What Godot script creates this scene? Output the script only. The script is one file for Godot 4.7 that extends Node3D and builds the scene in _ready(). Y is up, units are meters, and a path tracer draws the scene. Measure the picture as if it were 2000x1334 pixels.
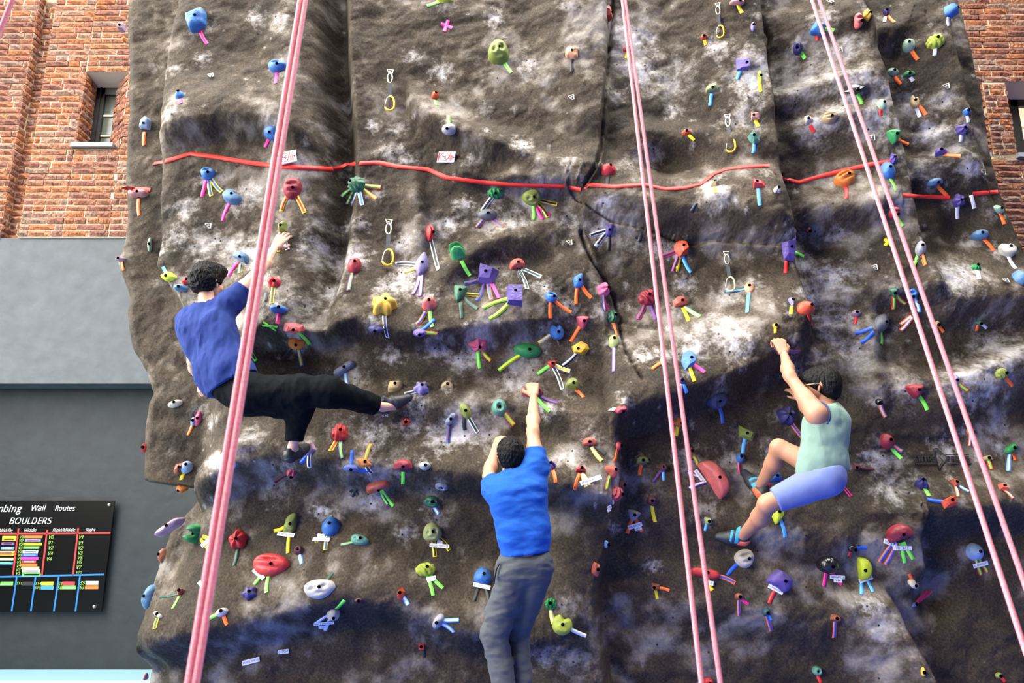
extends Node3D
# A climbing hall: brick back wall, artificial rock wall with bolted holds, three climbers, hanging ropes.
const CAM := Vector3(0, 1.5, 0)
const FPX := 1500.0
const PITCH := 0.2391
var fw := Vector3(0, sin(PITCH), -cos(PITCH))
var uv_ := Vector3(0, cos(PITCH), sin(PITCH))
var used := {}
var rng := RandomNumberGenerator.new()

func _ready() -> void:
	rng.seed = 7
	# ---- camera
	var cam := Camera3D.new()
	cam.name = "camera"
	cam.position = CAM
	cam.rotation.x = PITCH
	cam.fov = rad_to_deg(2.0 * atan(667.0 / FPX))
	cam.near = 0.05
	var lens := CameraAttributesPhysical.new()
	lens.frustum_focal_length = 12.0 / (667.0 / FPX)
	lens.frustum_focus_distance = 5.4
	lens.exposure_aperture = 6.3
	cam.attributes = lens
	cam.fov = rad_to_deg(2.0 * atan(667.0 / FPX))
	cam.far = 100.0
	add_child(cam)
	cam.current = true
	# ---- overcast daylight through the roof glazing and the tall side windows
	var env := Environment.new()
	env.background_mode = Environment.BG_SKY
	var sm := ProceduralSkyMaterial.new()
	sm.sky_top_color = Color(0.98, 0.975, 0.96)
	sm.sky_horizon_color = Color(1.0, 0.985, 0.955)
	sm.ground_bottom_color = Color(0.55, 0.55, 0.55)
	sm.ground_horizon_color = Color(0.7, 0.7, 0.7)
	sm.sky_energy_multiplier = 3.0
	sm.ground_energy_multiplier = 1.0
	var sky := Sky.new()
	sky.sky_material = sm
	env.sky = sky
	env.tonemap_mode = Environment.TONE_MAPPER_LINEAR
	env.tonemap_exposure = 1.85
	env.sdfgi_enabled = true
	env.ssao_enabled = true
	env.ssil_enabled = true
	var we := WorldEnvironment.new()
	we.name = "world_environment"
	we.environment = env
	add_child(we)
	build_room()
	build_rock()
	build_lines()
	build_holds()
	build_gear()
	build_people()

# ---------------------------------------------------------------- helpers
func ray(px: float, py: float) -> Vector3:
	return Vector3((px - 1000.0) / FPX, 0, 0) + uv_ * (-(py - 667.0) / FPX) + fw

func at(px: float, py: float, z: float) -> Vector3:
	var d := ray(px, py)
	return CAM + d * ((z - CAM.z) / d.z)

func mpp(p: Vector3) -> float:   # metres per pixel of the photograph at a point
	return (p - CAM).dot(fw) / FPX

func numbered(called: String) -> String:
	var n: int = used.get(called, 0)
	used[called] = n + 1
	return called if n == 0 else "%s_%03d" % [called, n]

func tag(o: Node3D, label: String, category: String, group := "") -> Node3D:
	o.set_meta("label", label)
	o.set_meta("category", category)
	if group != "":
		o.set_meta("group", group)
	return o

func thing(called: String, label: String, category: String, pos := Vector3.ZERO, group := "") -> Node3D:
	var o := Node3D.new()
	o.name = numbered(called)
	add_child(o)
	o.position = pos
	return tag(o, label, category, group)

func part(called: String, m: Mesh, mt: Material, parent: Node3D, xf := Transform3D.IDENTITY) -> MeshInstance3D:
	var o := MeshInstance3D.new()
	o.name = called if parent != self else numbered(called)
	o.mesh = m
	if mt != null:
		o.material_override = mt
	o.transform = xf
	parent.add_child(o, true)
	return o

func struct(called: String, m: Mesh, mt: Material) -> MeshInstance3D:
	var o := part(called, m, mt, self)
	o.name = called
	o.set_meta("kind", "structure")
	return o

func mat(c: Color, rough := 0.7, metal := 0.0) -> StandardMaterial3D:
	var m := StandardMaterial3D.new()
	m.albedo_color = c
	m.roughness = rough
	m.metallic = metal
	return m

func rgb(r: float, g: float, b: float) -> Color:
	return Color(r / 255.0, g / 255.0, b / 255.0)

func stt() -> SurfaceTool:
	var st := SurfaceTool.new()
	st.begin(Mesh.PRIMITIVE_TRIANGLES)
	return st

func tri(st: SurfaceTool, a: Vector3, b: Vector3, c: Vector3) -> void:
	st.add_vertex(a)
	st.add_vertex(b)
	st.add_vertex(c)

func quad(st: SurfaceTool, a: Vector3, b: Vector3, c: Vector3, d: Vector3) -> void:
	# a b c d run clockwise seen from the front
	tri(st, a, b, c)
	tri(st, a, c, d)

func add_box(st: SurfaceTool, lo: Vector3, hi: Vector3, xf := Transform3D.IDENTITY) -> void:
	var p := []
	for k in 8:
		p.append(xf * Vector3(hi.x if k & 1 else lo.x, hi.y if k & 2 else lo.y, hi.z if k & 4 else lo.z))
	st.set_smooth_group(-1)
	quad(st, p[6], p[7], p[5], p[4])
	quad(st, p[3], p[2], p[0], p[1])
	quad(st, p[7], p[3], p[1], p[5])
	quad(st, p[2], p[6], p[4], p[0])
	quad(st, p[2], p[3], p[7], p[6])
	quad(st, p[4], p[5], p[1], p[0])

func box(lo: Vector3, hi: Vector3) -> ArrayMesh:
	var st := stt()
	add_box(st, lo, hi)
	st.generate_normals()
	return st.commit()

func chamfer_box(w: float, h: float, d: float, c: float) -> ArrayMesh:
	# front face raised on chamfers, open at the back is closed too; centred in x and y, from z = 0 to z = d
	var st := stt()
	st.set_smooth_group(-1)
	var o := [Vector3(-w / 2, h / 2, d - c), Vector3(w / 2, h / 2, d - c), Vector3(w / 2, -h / 2, d - c), Vector3(-w / 2, -h / 2, d - c)]
	var i := [Vector3(-w / 2 + c, h / 2 - c, d), Vector3(w / 2 - c, h / 2 - c, d), Vector3(w / 2 - c, -h / 2 + c, d), Vector3(-w / 2 + c, -h / 2 + c, d)]
	quad(st, i[0], i[1], i[2], i[3])
	for k in 4:
		var n := (k + 1) % 4
		quad(st, o[k], o[n], i[n], i[k])
		var a: Vector3 = o[k]
		var b: Vector3 = o[n]
		quad(st, Vector3(a.x, a.y, 0), Vector3(b.x, b.y, 0), b, a)
	quad(st, Vector3(w / 2, h / 2, 0), Vector3(-w / 2, h / 2, 0), Vector3(-w / 2, -h / 2, 0), Vector3(w / 2, -h / 2, 0))
	st.generate_normals()
	return st.commit()

func tube(pts: Array, radii, sides := 10, closed := false) -> ArrayMesh:
	var st := stt()
	add_tube(st, pts, radii, sides, closed)
	st.generate_normals()
	return st.commit()

func add_tube(st: SurfaceTool, pts: Array, radii, sides := 10, closed := false) -> void:
	st.set_smooth_group(0)
	var n := pts.size()
	var rings := []
	var side := Vector3.ZERO
	for k in n:
		var a: Vector3 = pts[(k - 1 + n) % n] if closed else pts[maxi(k - 1, 0)]
		var b: Vector3 = pts[(k + 1) % n] if closed else pts[mini(k + 1, n - 1)]
		var t := (b - a).normalized()
		if side == Vector3.ZERO:
			side = t.cross(Vector3.UP if absf(t.y) < 0.9 else Vector3.RIGHT).normalized()
		side = (side - t * side.dot(t)).normalized()
		var other := t.cross(side)
		var r: float = radii[k] if radii is Array else radii
		var ring := []
		for s in sides:
			var an := TAU * s / sides
			ring.append(pts[k] + (side * cos(an) + other * sin(an)) * r)
		rings.append(ring)
	var last := n if closed else n - 1
	for k in last:
		var p: Array = rings[k]
		var q: Array = rings[(k + 1) % n]
		for s in sides:
			var u := (s + 1) % sides
			quad(st, p[s], p[u], q[u], q[s])
	if not closed:
		for s in range(1, sides - 1):
			tri(st, rings[0][0], rings[0][s + 1], rings[0][s])
			tri(st, rings[n - 1][0], rings[n - 1][s], rings[n - 1][s + 1])

func noise(sd: int, freq: float, oct := 3, kind := FastNoiseLite.FRACTAL_FBM) -> FastNoiseLite:
	var n := FastNoiseLite.new()
	n.noise_type = FastNoiseLite.TYPE_SIMPLEX_SMOOTH
	n.seed = sd
	n.frequency = freq
	n.fractal_type = kind
	n.fractal_octaves = oct
	return n

func noise_tex(sd: int, freq: float, oct: int, lo: Color, hi: Color, size := 256) -> ImageTexture:
	var n := noise(sd, freq, oct)
	var im := n.get_seamless_image(size, size)
	var src := im.get_data()
	var dst := PackedByteArray()
	dst.resize(size * size * 3)
	for k in size * size:
		var t := src[k] / 255.0
		dst[3 * k] = int(255 * lerpf(lo.r, hi.r, t))
		dst[3 * k + 1] = int(255 * lerpf(lo.g, hi.g, t))
		dst[3 * k + 2] = int(255 * lerpf(lo.b, hi.b, t))
	return ImageTexture.create_from_image(Image.create_from_data(size, size, false, Image.FORMAT_RGB8, dst))

func normal_tex(sd: int, freq: float, oct: int, strength: float, size := 256) -> ImageTexture:
	var im := noise(sd, freq, oct).get_seamless_image(size, size)
	im.convert(Image.FORMAT_RGBA8)
	im.bump_map_to_normal_map(strength)
	return ImageTexture.create_from_image(im)

func pw(list: Array, v: float) -> float:   # piecewise linear through [x, y] pairs sorted by x
	if v <= list[0][0]:
		return list[0][1]
	for k in range(1, list.size()):
		if v <= list[k][0]:
			var a: Array = list[k - 1]
			var b: Array = list[k]
			return lerpf(a[1], b[1], (v - a[0]) / maxf(b[0] - a[0], 1e-6))
	return list[-1][1]

# ---------------------------------------------------------------- the hall
const ZB := -8.0     # face of the brick wall
const ZG := -8.35    # face of the painted wall under the bulkhead

func build_room() -> void:
	var grey := mat(rgb(86, 91, 95), 0.75)
	grey.albedo_texture = noise_tex(3, 0.02, 4, Color(0.86, 0.86, 0.86), Color(1, 1, 1))
	grey.uv1_triplanar = true
	grey.uv1_world_triplanar = true
	grey.uv1_scale = Vector3.ONE * 0.7
	grey.normal_enabled = true
	grey.normal_texture = normal_tex(4, 0.03, 3, 3.0)
	grey.normal_scale = 0.35
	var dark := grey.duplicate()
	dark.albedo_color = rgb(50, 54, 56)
	var white := mat(rgb(96, 84, 76), 0.9)
	var mortar := mat(rgb(212, 192, 158), 0.95)
	mortar.normal_enabled = true
	mortar.normal_texture = normal_tex(9, 0.08, 3, 6.0)
	mortar.uv1_triplanar = true
	mortar.uv1_world_triplanar = true
	mortar.uv1_scale = Vector3.ONE * 3.0
	# floor of blue landing mats
	var matm := mat(rgb(146, 190, 212), 0.55)
	struct("floor", box(Vector3(-9.3, -0.3, -9.3), Vector3(9.3, 0.0, 7.3)), mat(rgb(70, 80, 95), 0.8))
	var mats := thing("landing_mat", "pale blue landing mat below the dark grey wall", "mat", Vector3(-6.0, 0, -6.0))
	part("cushion", box(Vector3(-1.58, 0.0, -2.34), Vector3(3.3, 0.115, 3.0)), matm, mats)
	part("seam_strip", box(Vector3(-1.58, 0.115, -1.72), Vector3(3.3, 0.121, -1.58)), mat(rgb(236, 240, 242), 0.5), mats)
	var mat2 := thing("landing_mat", "wide blue landing mat under the climbers", "mat", Vector3(0, 0, -3.0))
	part("cushion", box(Vector3(-2.68, 0.0, -2.45), Vector3(8.98, 0.115, 5.5)), mat(rgb(44, 82, 184), 0.6), mat2)
	# outer walls with openings, roof with glazing
	var wl := stt()
	add_box(wl, Vector3(-9.3, -0.3, -9.3), Vector3(-7.6, 3.0, 7.3))
	add_box(wl, Vector3(-7.9, 10.4, -9.3), Vector3(-7.6, 11.3, 7.3))
	add_box(wl, Vector3(-7.9, 3.0, -9.3), Vector3(-7.6, 10.4, -6.6))
	for z in [-3.6, -0.6, 2.4, 5.4]:
		add_box(wl, Vector3(-7.9, 3.0, z), Vector3(-7.6, 10.4, z + 0.25))
	add_box(wl, Vector3(-7.9, 3.0, 5.65), Vector3(-7.6, 10.4, 7.3))
	wl.generate_normals()
	struct("wall_left", wl.commit(), white)
	struct("wall_right", box(Vector3(9.0, -0.3, -9.3), Vector3(9.3, 11.3, 7.3)), white)
	struct("wall_rear", box(Vector3(-9.0, -0.3, 7.0), Vector3(9.0, 11.3, 7.3)), white)
	var cl := stt()
	add_box(cl, Vector3(-9.3, 11.0, -9.3), Vector3(9.3, 11.3, -5.6))
	add_box(cl, Vector3(-9.3, 11.0, -1.2), Vector3(9.3, 11.3, 7.3))
	add_box(cl, Vector3(-9.3, 11.0, -5.6), Vector3(-8.4, 11.3, -1.2))
	add_box(cl, Vector3(7.0, 11.0, -5.6), Vector3(9.3, 11.3, -1.2))
	for x in [-5.4, -2.2, 1.0, 4.2]:
		add_box(cl, Vector3(x, 10.8, -5.6), Vector3(x + 0.14, 11.3, -1.2))
	cl.generate_normals()
	struct("ceiling", cl.commit(), white)
	build_back(grey, dark, mortar)

func build_back(grey: Material, dark: Material, mortar: Material) -> void:
	# levels of the back wall read off the photograph
	var y_top := at(120, 463, ZB).y       # foot of the bricks, top of the painted bulkhead
	var y_sof := at(120, 748, ZB).y       # underside of the bulkhead
	var back := stt()
	add_box(back, Vector3(-9.0, -0.3, -9.3), Vector3(9.0, y_sof + 0.05, ZG))
	back.generate_normals()
	struct("wall_back", back.commit(), dark)
	struct("trim_1", box(Vector3(-9.0, y_sof, ZG - 0.2), Vector3(9.0, y_top, ZB - 0.03)), grey)
	# brick wall: mortar core with openings, then bricks one by one
	var ch := 0.0760
	var wx0 := at(147, 280, ZB).x
	var wx1 := at(235, 280, ZB).x
	var wy0 := at(180, 282, ZB).y
	var wy1 := at(180, 140, ZB).y
	var rx0 := at(1893, 300, ZB).x
	var px0 := at(1931, 240, ZB).x
	var px1 := at(1976, 240, ZB).x
	var ry0 := at(1940, 302, ZB).y
	var ry1 := at(1940, 160, ZB).y
	var rx1 := px1 + 0.75
	var gx0 := at(42, 200, ZB).x          # recessed strip on the far left
	var gx1 := at(77, 200, ZB).x
	var core := stt()
	var y1 := 9.5
	add_box(core, Vector3(-9.0, y_top, -9.3), Vector3(9.0, y1 + 1.5, ZB - 0.45))
	var cf := ZB - 0.012
	for r in [[-9.0, gx0, y_top, y1], [gx1, wx0, y_top, y1], [wx1, rx0 - 0.1, y_top, y1], [px0, px1, y_top, y1], [rx1, 9.0, y_top, y1]]:
		add_box(core, Vector3(r[0], r[2], ZB - 0.45), Vector3(r[1], r[3], cf))
	add_box(core, Vector3(gx0, y_top, ZB - 0.45), Vector3(gx1, y1, cf - 0.14))
	add_box(core, Vector3(wx0, y_top, ZB - 0.45), Vector3(wx1, wy0, cf))
	add_box(core, Vector3(wx0, wy1, ZB - 0.45), Vector3(wx1, y1, cf))
	add_box(core, Vector3(rx0 - 0.1, y_top, ZB - 0.45), Vector3(rx1, ry0, cf))
	add_box(core, Vector3(rx0 - 0.1, ry1, ZB - 0.45), Vector3(rx1, y1, cf))
	core.generate_normals()
	var left := struct("trim_2", core.commit(), mortar)
	# brick tones
	var tones := []
	var btex := noise_tex(21, 0.03, 4, Color(0.66, 0.62, 0.6), Color(1, 1, 1))
	var bnrm := normal_tex(22, 0.035, 4, 9.0)
	for c in [rgb(171, 120, 93), rgb(162, 106, 81), rgb(181, 123, 87), rgb(151, 102, 85), rgb(158, 128, 111), rgb(178, 113, 73), rgb(142, 95, 80), rgb(169, 130, 109)]:
		var m := mat(c, 0.9)
		m.albedo_texture = btex
		m.normal_enabled = true
		m.normal_texture = bnrm
		m.normal_scale = 1.6
		m.uv1_triplanar = true
		m.uv1_world_triplanar = true
		m.uv1_scale = Vector3.ONE * 2.2
		tones.append(m)
	var shapes := {}
	var lay := func(parent: Node3D, x0: float, x1: float, ya: float, yb: float, z: float, basis: Basis, origin: Vector3, bl: float) -> void:
		# courses of bricks on a plane: along x of the basis, y up, z out
		var row := 0
		var y := ya
		while y < yb - 0.03:
			var x := x0 - (bl * (0.5 if row % 2 else 0.0)) - bl * rng.randf() * 0.15
			while x < x1 - 0.02:
				var len := bl * (rng.randf_range(0.85, 1.12) if rng.randf() < 0.8 else 0.5)
				var a := maxf(x, x0)
				var b := minf(x + len, x1)
				x += len
				if b - a < 0.035:
					continue
				var w := snappedf(b - a - 0.011, 0.02)
				var key := "%.2f_%d" % [w, rng.randi() % 3]
				if not shapes.has(key):
					shapes[key] = brick_mesh(maxf(w, 0.03), ch - 0.013)
				var o := part("brick", shapes[key], tones[rng.randi() % tones.size()], parent)
				var tilt := Basis(Vector3.RIGHT, rng.randf_range(-0.1, 0.1)) * Basis(Vector3.UP, rng.randf_range(-0.03, 0.03))
				o.transform = Transform3D(basis * tilt, origin + basis * Vector3((a + b) / 2, y + ch / 2, z + rng.randf_range(-0.004, 0.007)))
			y += ch
			row += 1
	var I := Basis.IDENTITY
	var vt := at(100, -15, ZB).y
	var wall_a := brick_face("wall_back_pier", mortar)
	lay.call(wall_a, -6.75, gx0, y_top + 0.005, vt, cf, I, Vector3.ZERO, 0.27)
	var wall_b := brick_face("wall_back_bricks", mortar)
	lay.call(wall_b, gx1, wx0, y_top + 0.005, vt, cf, I, Vector3.ZERO, 0.28)
	lay.call(wall_b, wx0, wx1, y_top + 0.005, wy0 - 0.02, cf, I, Vector3.ZERO, 0.28)
	lay.call(wall_b, wx0, wx1, wy1, vt, cf, I, Vector3.ZERO, 0.28)
	lay.call(wall_b, wx1, -4.05, y_top + 0.005, vt, cf, I, Vector3.ZERO, 0.28)
	var strip := brick_face("wall_back_recess", mortar)
	lay.call(strip, gx0, gx1, y_top + 0.005, vt, cf - 0.14, I, Vector3.ZERO, 0.21)
	lay.call(strip, 0.0, 0.14, y_top + 0.005, vt, 0.0, Basis(Vector3.UP, PI / 2), Vector3(gx0, 0, ZB), 0.14)
	# window on the left: splayed jambs, concrete head, metal sill, dark frame with three panes
	var conc := mat(rgb(196, 188, 172), 0.9)
	window_slit("window_1", wx0, wx1, wy0, wy1, 0.26, 0.0, 0.26, conc, lay, false)
	var wall_c := brick_face("wall_back_bricks_right", mortar)
	lay.call(wall_c, 4.45, 6.35, at(1990, 545, ZB).y, ry0 - 0.02, cf, I, Vector3.ZERO, 0.29)
	lay.call(wall_c, 4.45, 6.35, ry1, vt, cf, I, Vector3.ZERO, 0.29)
	lay.call(wall_c, px0, px1, ry0, ry1, cf, I, Vector3.ZERO, 0.17)
	window_slit("window_2", rx0 - 0.1, px0, ry0, ry1, 0.34, 0.03, 0.10, conc, lay, false)
	window_slit("window_3", px1, rx1, ry0, ry1, 0.30, 0.08, 0.08, conc, lay, true)

func brick_face(called: String, _m: Material) -> Node3D:
	var o := Node3D.new()
	o.name = called
	add_child(o)
	o.set_meta("kind", "structure")
	return o

func brick_mesh(w: float, h: float) -> ArrayMesh:
	# a split-face brick: a chamfered body whose front bulges unevenly
	var st := stt()
	st.set_smooth_group(-1)
	var d := 0.034
	var nx := 4
	var ny := 3
	var g := []
	for j in ny:
		var rowp := []
		for i in nx:
			var e: bool = i == 0 or j == 0 or i == nx - 1 or j == ny - 1
			rowp.append(Vector3(w * (float(i) / (nx - 1) - 0.5), h * (0.5 - float(j) / (ny - 1)), (0.008 if e else d * rng.randf_range(0.5, 1.0))))
		g.append(rowp)
	for j in ny - 1:
		for i in nx - 1:
			quad(st, g[j][i], g[j][i + 1], g[j + 1][i + 1], g[j + 1][i])
	var rim := [Vector3(-w / 2, h / 2, 0), Vector3(w / 2, h / 2, 0), Vector3(w / 2, -h / 2, 0), Vector3(-w / 2, -h / 2, 0)]
	for k in 4:
		var a: Vector3 = rim[k]
		var b: Vector3 = rim[(k + 1) % 4]
		quad(st, a + Vector3(0, 0, -0.03), b + Vector3(0, 0, -0.03), b + Vector3(0, 0, 0.008), a + Vector3(0, 0, 0.008))
	st.generate_normals()
	return st.commit()

func window_slit(called: String, x0: float, x1: float, y0: float, y1: float, depth: float, sl: float, sr: float, conc: Material, lay: Callable, lit: bool) -> void:
	var w := Node3D.new()
	w.name = called
	add_child(w)
	w.set_meta("kind", "structure")
	var a0 := Vector3(x0, 0, ZB)
	var a1 := Vector3(x0 + sl, 0, ZB - depth)
	var b0 := Vector3(x1 - sr, 0, ZB - depth)
	var b1 := Vector3(x1, 0, ZB)
	# jambs of bricks
	var dl := a1 - a0
	var bl := Basis(dl.normalized(), Vector3.UP, dl.normalized().cross(Vector3.UP))
	lay.call(w, 0.0, dl.length(), y0, y1, 0.0, bl, a0, 0.2)
	var dr := b1 - b0
	var br := Basis(dr.normalized(), Vector3.UP, dr.normalized().cross(Vector3.UP))
	lay.call(w, 0.0, dr.length(), y0, y1, 0.0, br, b0, 0.2)
	var mort := stt()
	var e := 0.004
	quad(mort, a0 + Vector3(-e, y1, 0), a1 + Vector3(-e, y1, 0), a1 + Vector3(-e, y0, 0), a0 + Vector3(-e, y0, 0))
	quad(mort, b0 + Vector3(e, y1, 0), b1 + Vector3(e, y1, 0), b1 + Vector3(e, y0, 0), b0 + Vector3(e, y0, 0))
	quad(mort, a0 + Vector3(0, y0, 0), a1 + Vector3(0, y0, 0), b0 + Vector3(0, y0, 0), b1 + Vector3(0, y0, 0))
	mort.generate_normals()
	part("mortar", mort.commit(), mat(rgb(196, 172, 136), 0.95), w)
	# head: sloping concrete soffit
	var hd := stt()
	var yh := y1 - 0.03
	quad(hd, b1 + Vector3(0, y1, 0), a0 + Vector3(0, y1, 0), a1 + Vector3(0, yh - 0.02, 0), b0 + Vector3(0, yh - 0.02, 0))
	hd.generate_normals()
	part("lintel", hd.commit(), conc, w)
	var sill := box(Vector3(x0 - 0.02, y0 - 0.05, ZB - 0.1), Vector3(x1 - 0.06, y0, ZB + 0.055))
	part("sill", sill, mat(rgb(150, 156, 160), 0.5, 0.3), w)
	var fx0 := a1.x
	var fx1 := b0.x
	var fr := mat(rgb(26, 26, 25), 0.5)
	var f := stt()
	var zf := ZB - depth
	var fwid := fx1 - fx0
	add_box(f, Vector3(fx0, y0, zf - 0.06), Vector3(fx0 + fwid * 0.42, y1, zf))
	add_box(f, Vector3(fx1 - 0.012, y0, zf - 0.06), Vector3(fx1, y1, zf))
	add_box(f, Vector3(fx0, y1 - 0.14, zf - 0.06), Vector3(fx1, y1, zf))
	add_box(f, Vector3(fx0 + fwid * 0.2, y0, zf), Vector3(fx0 + fwid * 0.26, y1, zf + 0.015))
	f.generate_normals()
	part("window_frame", f.commit(), fr, w)
	var glass := mat(rgb(88, 96, 88), 0.08)
	glass.metallic_specular = 0.8
	if lit:
		glass.albedo_color = rgb(250, 232, 196)
		glass.emission_enabled = true
		glass.emission = rgb(255, 226, 178)
		glass.emission_energy_multiplier = 0.55
	var bar := mat(rgb(206, 196, 170), 0.6)
	var top := y1 - 0.14
	for k in 3:
		var ya := lerpf(y0, top, k / 3.0)
		var yb := lerpf(y0, top, (k + 1) / 3.0)
		part("pane", box(Vector3(fx0 + fwid * 0.42, ya, zf - 0.045), Vector3(fx1 - 0.012, yb, zf - 0.04)), glass, w)
		if k:
			part("glazing_bar", box(Vector3(fx0 + fwid * 0.42, ya - 0.012, zf - 0.04), Vector3(fx1 - 0.012, ya + 0.012, zf - 0.025)), bar, w)

# ---------------------------------------------------------------- the artificial rock wall
const NX := 620
const NY := 500
const RY0 := -0.05
const RY1 := 6.75
const TX0 := -3.9
const TX1 := 5.1
var H := PackedFloat32Array()
var rx_l := PackedFloat32Array()
var rx_r := PackedFloat32Array()
var chalk: Image
const TW := 2048
const TH := 1548

func ry(j: int) -> float:
	return RY0 + (RY1 - RY0) * j / (NY - 1)

const IB := 70          # columns left of this one follow the left outline, the others run straight
const XB := -2.2

func xat(j: int, i: int) -> float:
	if i < IB:
		return lerpf(rx_l[j], XB, float(i) / IB)
	return lerpf(XB, rx_r[j], float(i - IB) / (NX - 1 - IB))

func col(j: int, x: float) -> float:
	if x < XB:
		return (x - rx_l[j]) / (XB - rx_l[j]) * IB
	return IB + (x - XB) / (rx_r[j] - XB) * (NX - 1 - IB)

func sm(t: float) -> float:
	t = clampf(t, 0.0, 1.0)
	return t * t * (3.0 - 2.0 * t)

func edge_list(src: Array) -> Array:   # pixels -> [y, x] pairs sorted upwards
	var out := []
	for s in src:
		var p := at(s[0], s[1], s[2])
		out.append([p.y, p.x] + (s.slice(3) if s.size() > 3 else []))
	out.sort_custom(func(a, b): return a[0] < b[0])
	return out

func vfeat(src: Array, a: float, b: float, z := -5.4) -> void:
	# a lip that runs up the wall: reaches a metres to the left and b to the right
	var xs := []
	var am := []
	for s in src:
		var p := at(s[0], s[1], z)
		xs.append([p.y, p.x])
		am.append([p.y, s[2]])
	xs.sort_custom(func(p, q): return p[0] < q[0])
	am.sort_custom(func(p, q): return p[0] < q[0])
	for j in NY:
		var y := ry(j)
		if y < xs[0][0] or y > xs[-1][0]:
			continue
		var x0 := pw(xs, y)
		var amp := pw(am, y)
		var i0 := maxi(0, ceili(col(j, x0 - a)))
		var i1 := mini(NX - 1, floori(col(j, x0 + b)))
		for i in range(i0, i1 + 1):
			var t := xat(j, i) - x0
			var q := 1.0 + t / a if t < 0 else 1.0 - t / b
			H[j * NX + i] += amp * q * q * (3.0 - 2.0 * q)

func hfeat(src: Array, u: float, d: float, z := -5.4) -> void:
	# a ledge that runs across the wall: swells over u metres above its lip and falls back over d below it
	var ys := []
	var am := []
	for s in src:
		var p := at(s[0], s[1], z)
		ys.append([p.x, p.y])
		am.append([p.x, s[2]])
	var xa: float = ys[0][0]
	var xb: float = ys[-1][0]
	var n := int((xb - xa) / 0.02) + 2
	var yl := PackedFloat32Array()
	var al := PackedFloat32Array()
	var lo := 99.0
	var hi := -99.0
	for k in n:
		var y := pw(ys, xa + 0.02 * k)
		yl.append(y)
		al.append(pw(am, xa + 0.02 * k))
		lo = minf(lo, y)
		hi = maxf(hi, y)
	for j in NY:
		var y := ry(j)
		if y < lo - d or y > hi + u:
			continue
		var i0 := maxi(0, ceili(col(j, xa)))
		var i1 := mini(NX - 1, floori(col(j, xb)))
		for i in range(i0, i1 + 1):
			var f := (xat(j, i) - xa) / 0.02
			var k := int(f)
			var t := y - lerpf(yl[k], yl[mini(k + 1, n - 1)], f - k)
			if t > u or t < -d:
				continue
			var q := 1.0 - t / u if t > 0 else 1.0 + t / d
			H[j * NX + i] += al[k] * q * q * (3.0 - 2.0 * q)

func bump(px: float, py: float, rx: float, ry_: float, amp: float, z := -5.4) -> void:
	var c := at(px, py, z)
	var s := mpp(c)
	rx *= s
	ry_ *= s
	for j in NY:
		var v := (ry(j) - c.y) / ry_
		if absf(v) > 1.0:
			continue
		var i0 := maxi(0, ceili(col(j, c.x - rx)))
		var i1 := mini(NX - 1, floori(col(j, c.x + rx)))
		for i in range(i0, i1 + 1):
			var w := (xat(j, i) - c.x) / rx
			var q := 1.0 - w * w - v * v
			if q > 0.0:
				H[j * NX + i] += amp * q * q

func crack(src: Array, depth: float, width: float) -> void:
	# a narrow fissure along a line of any direction
	var pts := []
	for s in src:
		var p := at(s[0], s[1], -5.4)
		pts.append(Vector2(p.x, p.y))
	for k in pts.size() - 1:
		var a: Vector2 = pts[k]
		var b: Vector2 = pts[k + 1]
		var ab := b - a
		for j in NY:
			var y := ry(j)
			if y < minf(a.y, b.y) - width or y > maxf(a.y, b.y) + width:
				continue
			for i in range(maxi(0, int(col(j, minf(a.x, b.x) - width))), mini(NX - 1, int(col(j, maxf(a.x, b.x) + width)) + 1)):
				var p := Vector2(xat(j, i), y)
				var t := (p - a).dot(ab) / ab.length_squared()
				if t < 0.0 or t >= 1.0:
					continue
				var q := 1.0 - p.distance_to(a + ab * t) / width
				if q > 0.0:
					H[j * NX + i] -= depth * q

func height(x: float, y: float) -> float:
	var fj := clampf((y - RY0) / (RY1 - RY0) * (NY - 1), 0.0, NY - 1.001)
	var j := int(fj)
	var f := fj - j
	if x < lerpf(rx_l[j], rx_l[j + 1], f) or x > lerpf(rx_r[j], rx_r[j + 1], f):
		return -9.0
	var fa := clampf(col(j, x), 0.0, NX - 1.001)
	var fb := clampf(col(j + 1, x), 0.0, NX - 1.001)
	var ia := int(fa)
	var ib := int(fb)
	return lerpf(lerpf(H[j * NX + ia], H[j * NX + ia + 1], fa - ia), lerpf(H[(j + 1) * NX + ib], H[(j + 1) * NX + ib + 1], fb - ib), f)

func hit(px: float, py: float) -> Vector3:   # where the line of sight through a pixel meets the rock
	var d := ray(px, py)
	d /= -d.z
	var t := 4.4
	var prev := t
	while t < 7.0:
		var p := CAM + d * t
		if p.z < -5.5 + height(p.x, p.y):
			for k in 8:
				var m := (prev + t) / 2
				var q := CAM + d * m
				if q.z < -5.5 + height(q.x, q.y):
					t = m
				else:
					prev = m
			return CAM + d * t
		prev = t
		t += 0.015
	return CAM + d * 5.5

func normal_at(p: Vector3, e := 0.05) -> Vector3:
	var gx := clampf((height(p.x + e, p.y) - height(p.x - e, p.y)) / (2 * e), -1.6, 1.6)
	var gy := clampf((height(p.x, p.y + e) - height(p.x, p.y - e)) / (2 * e), -1.6, 1.6)
	return Vector3(-gx, -gy, 1).normalized()

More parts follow.
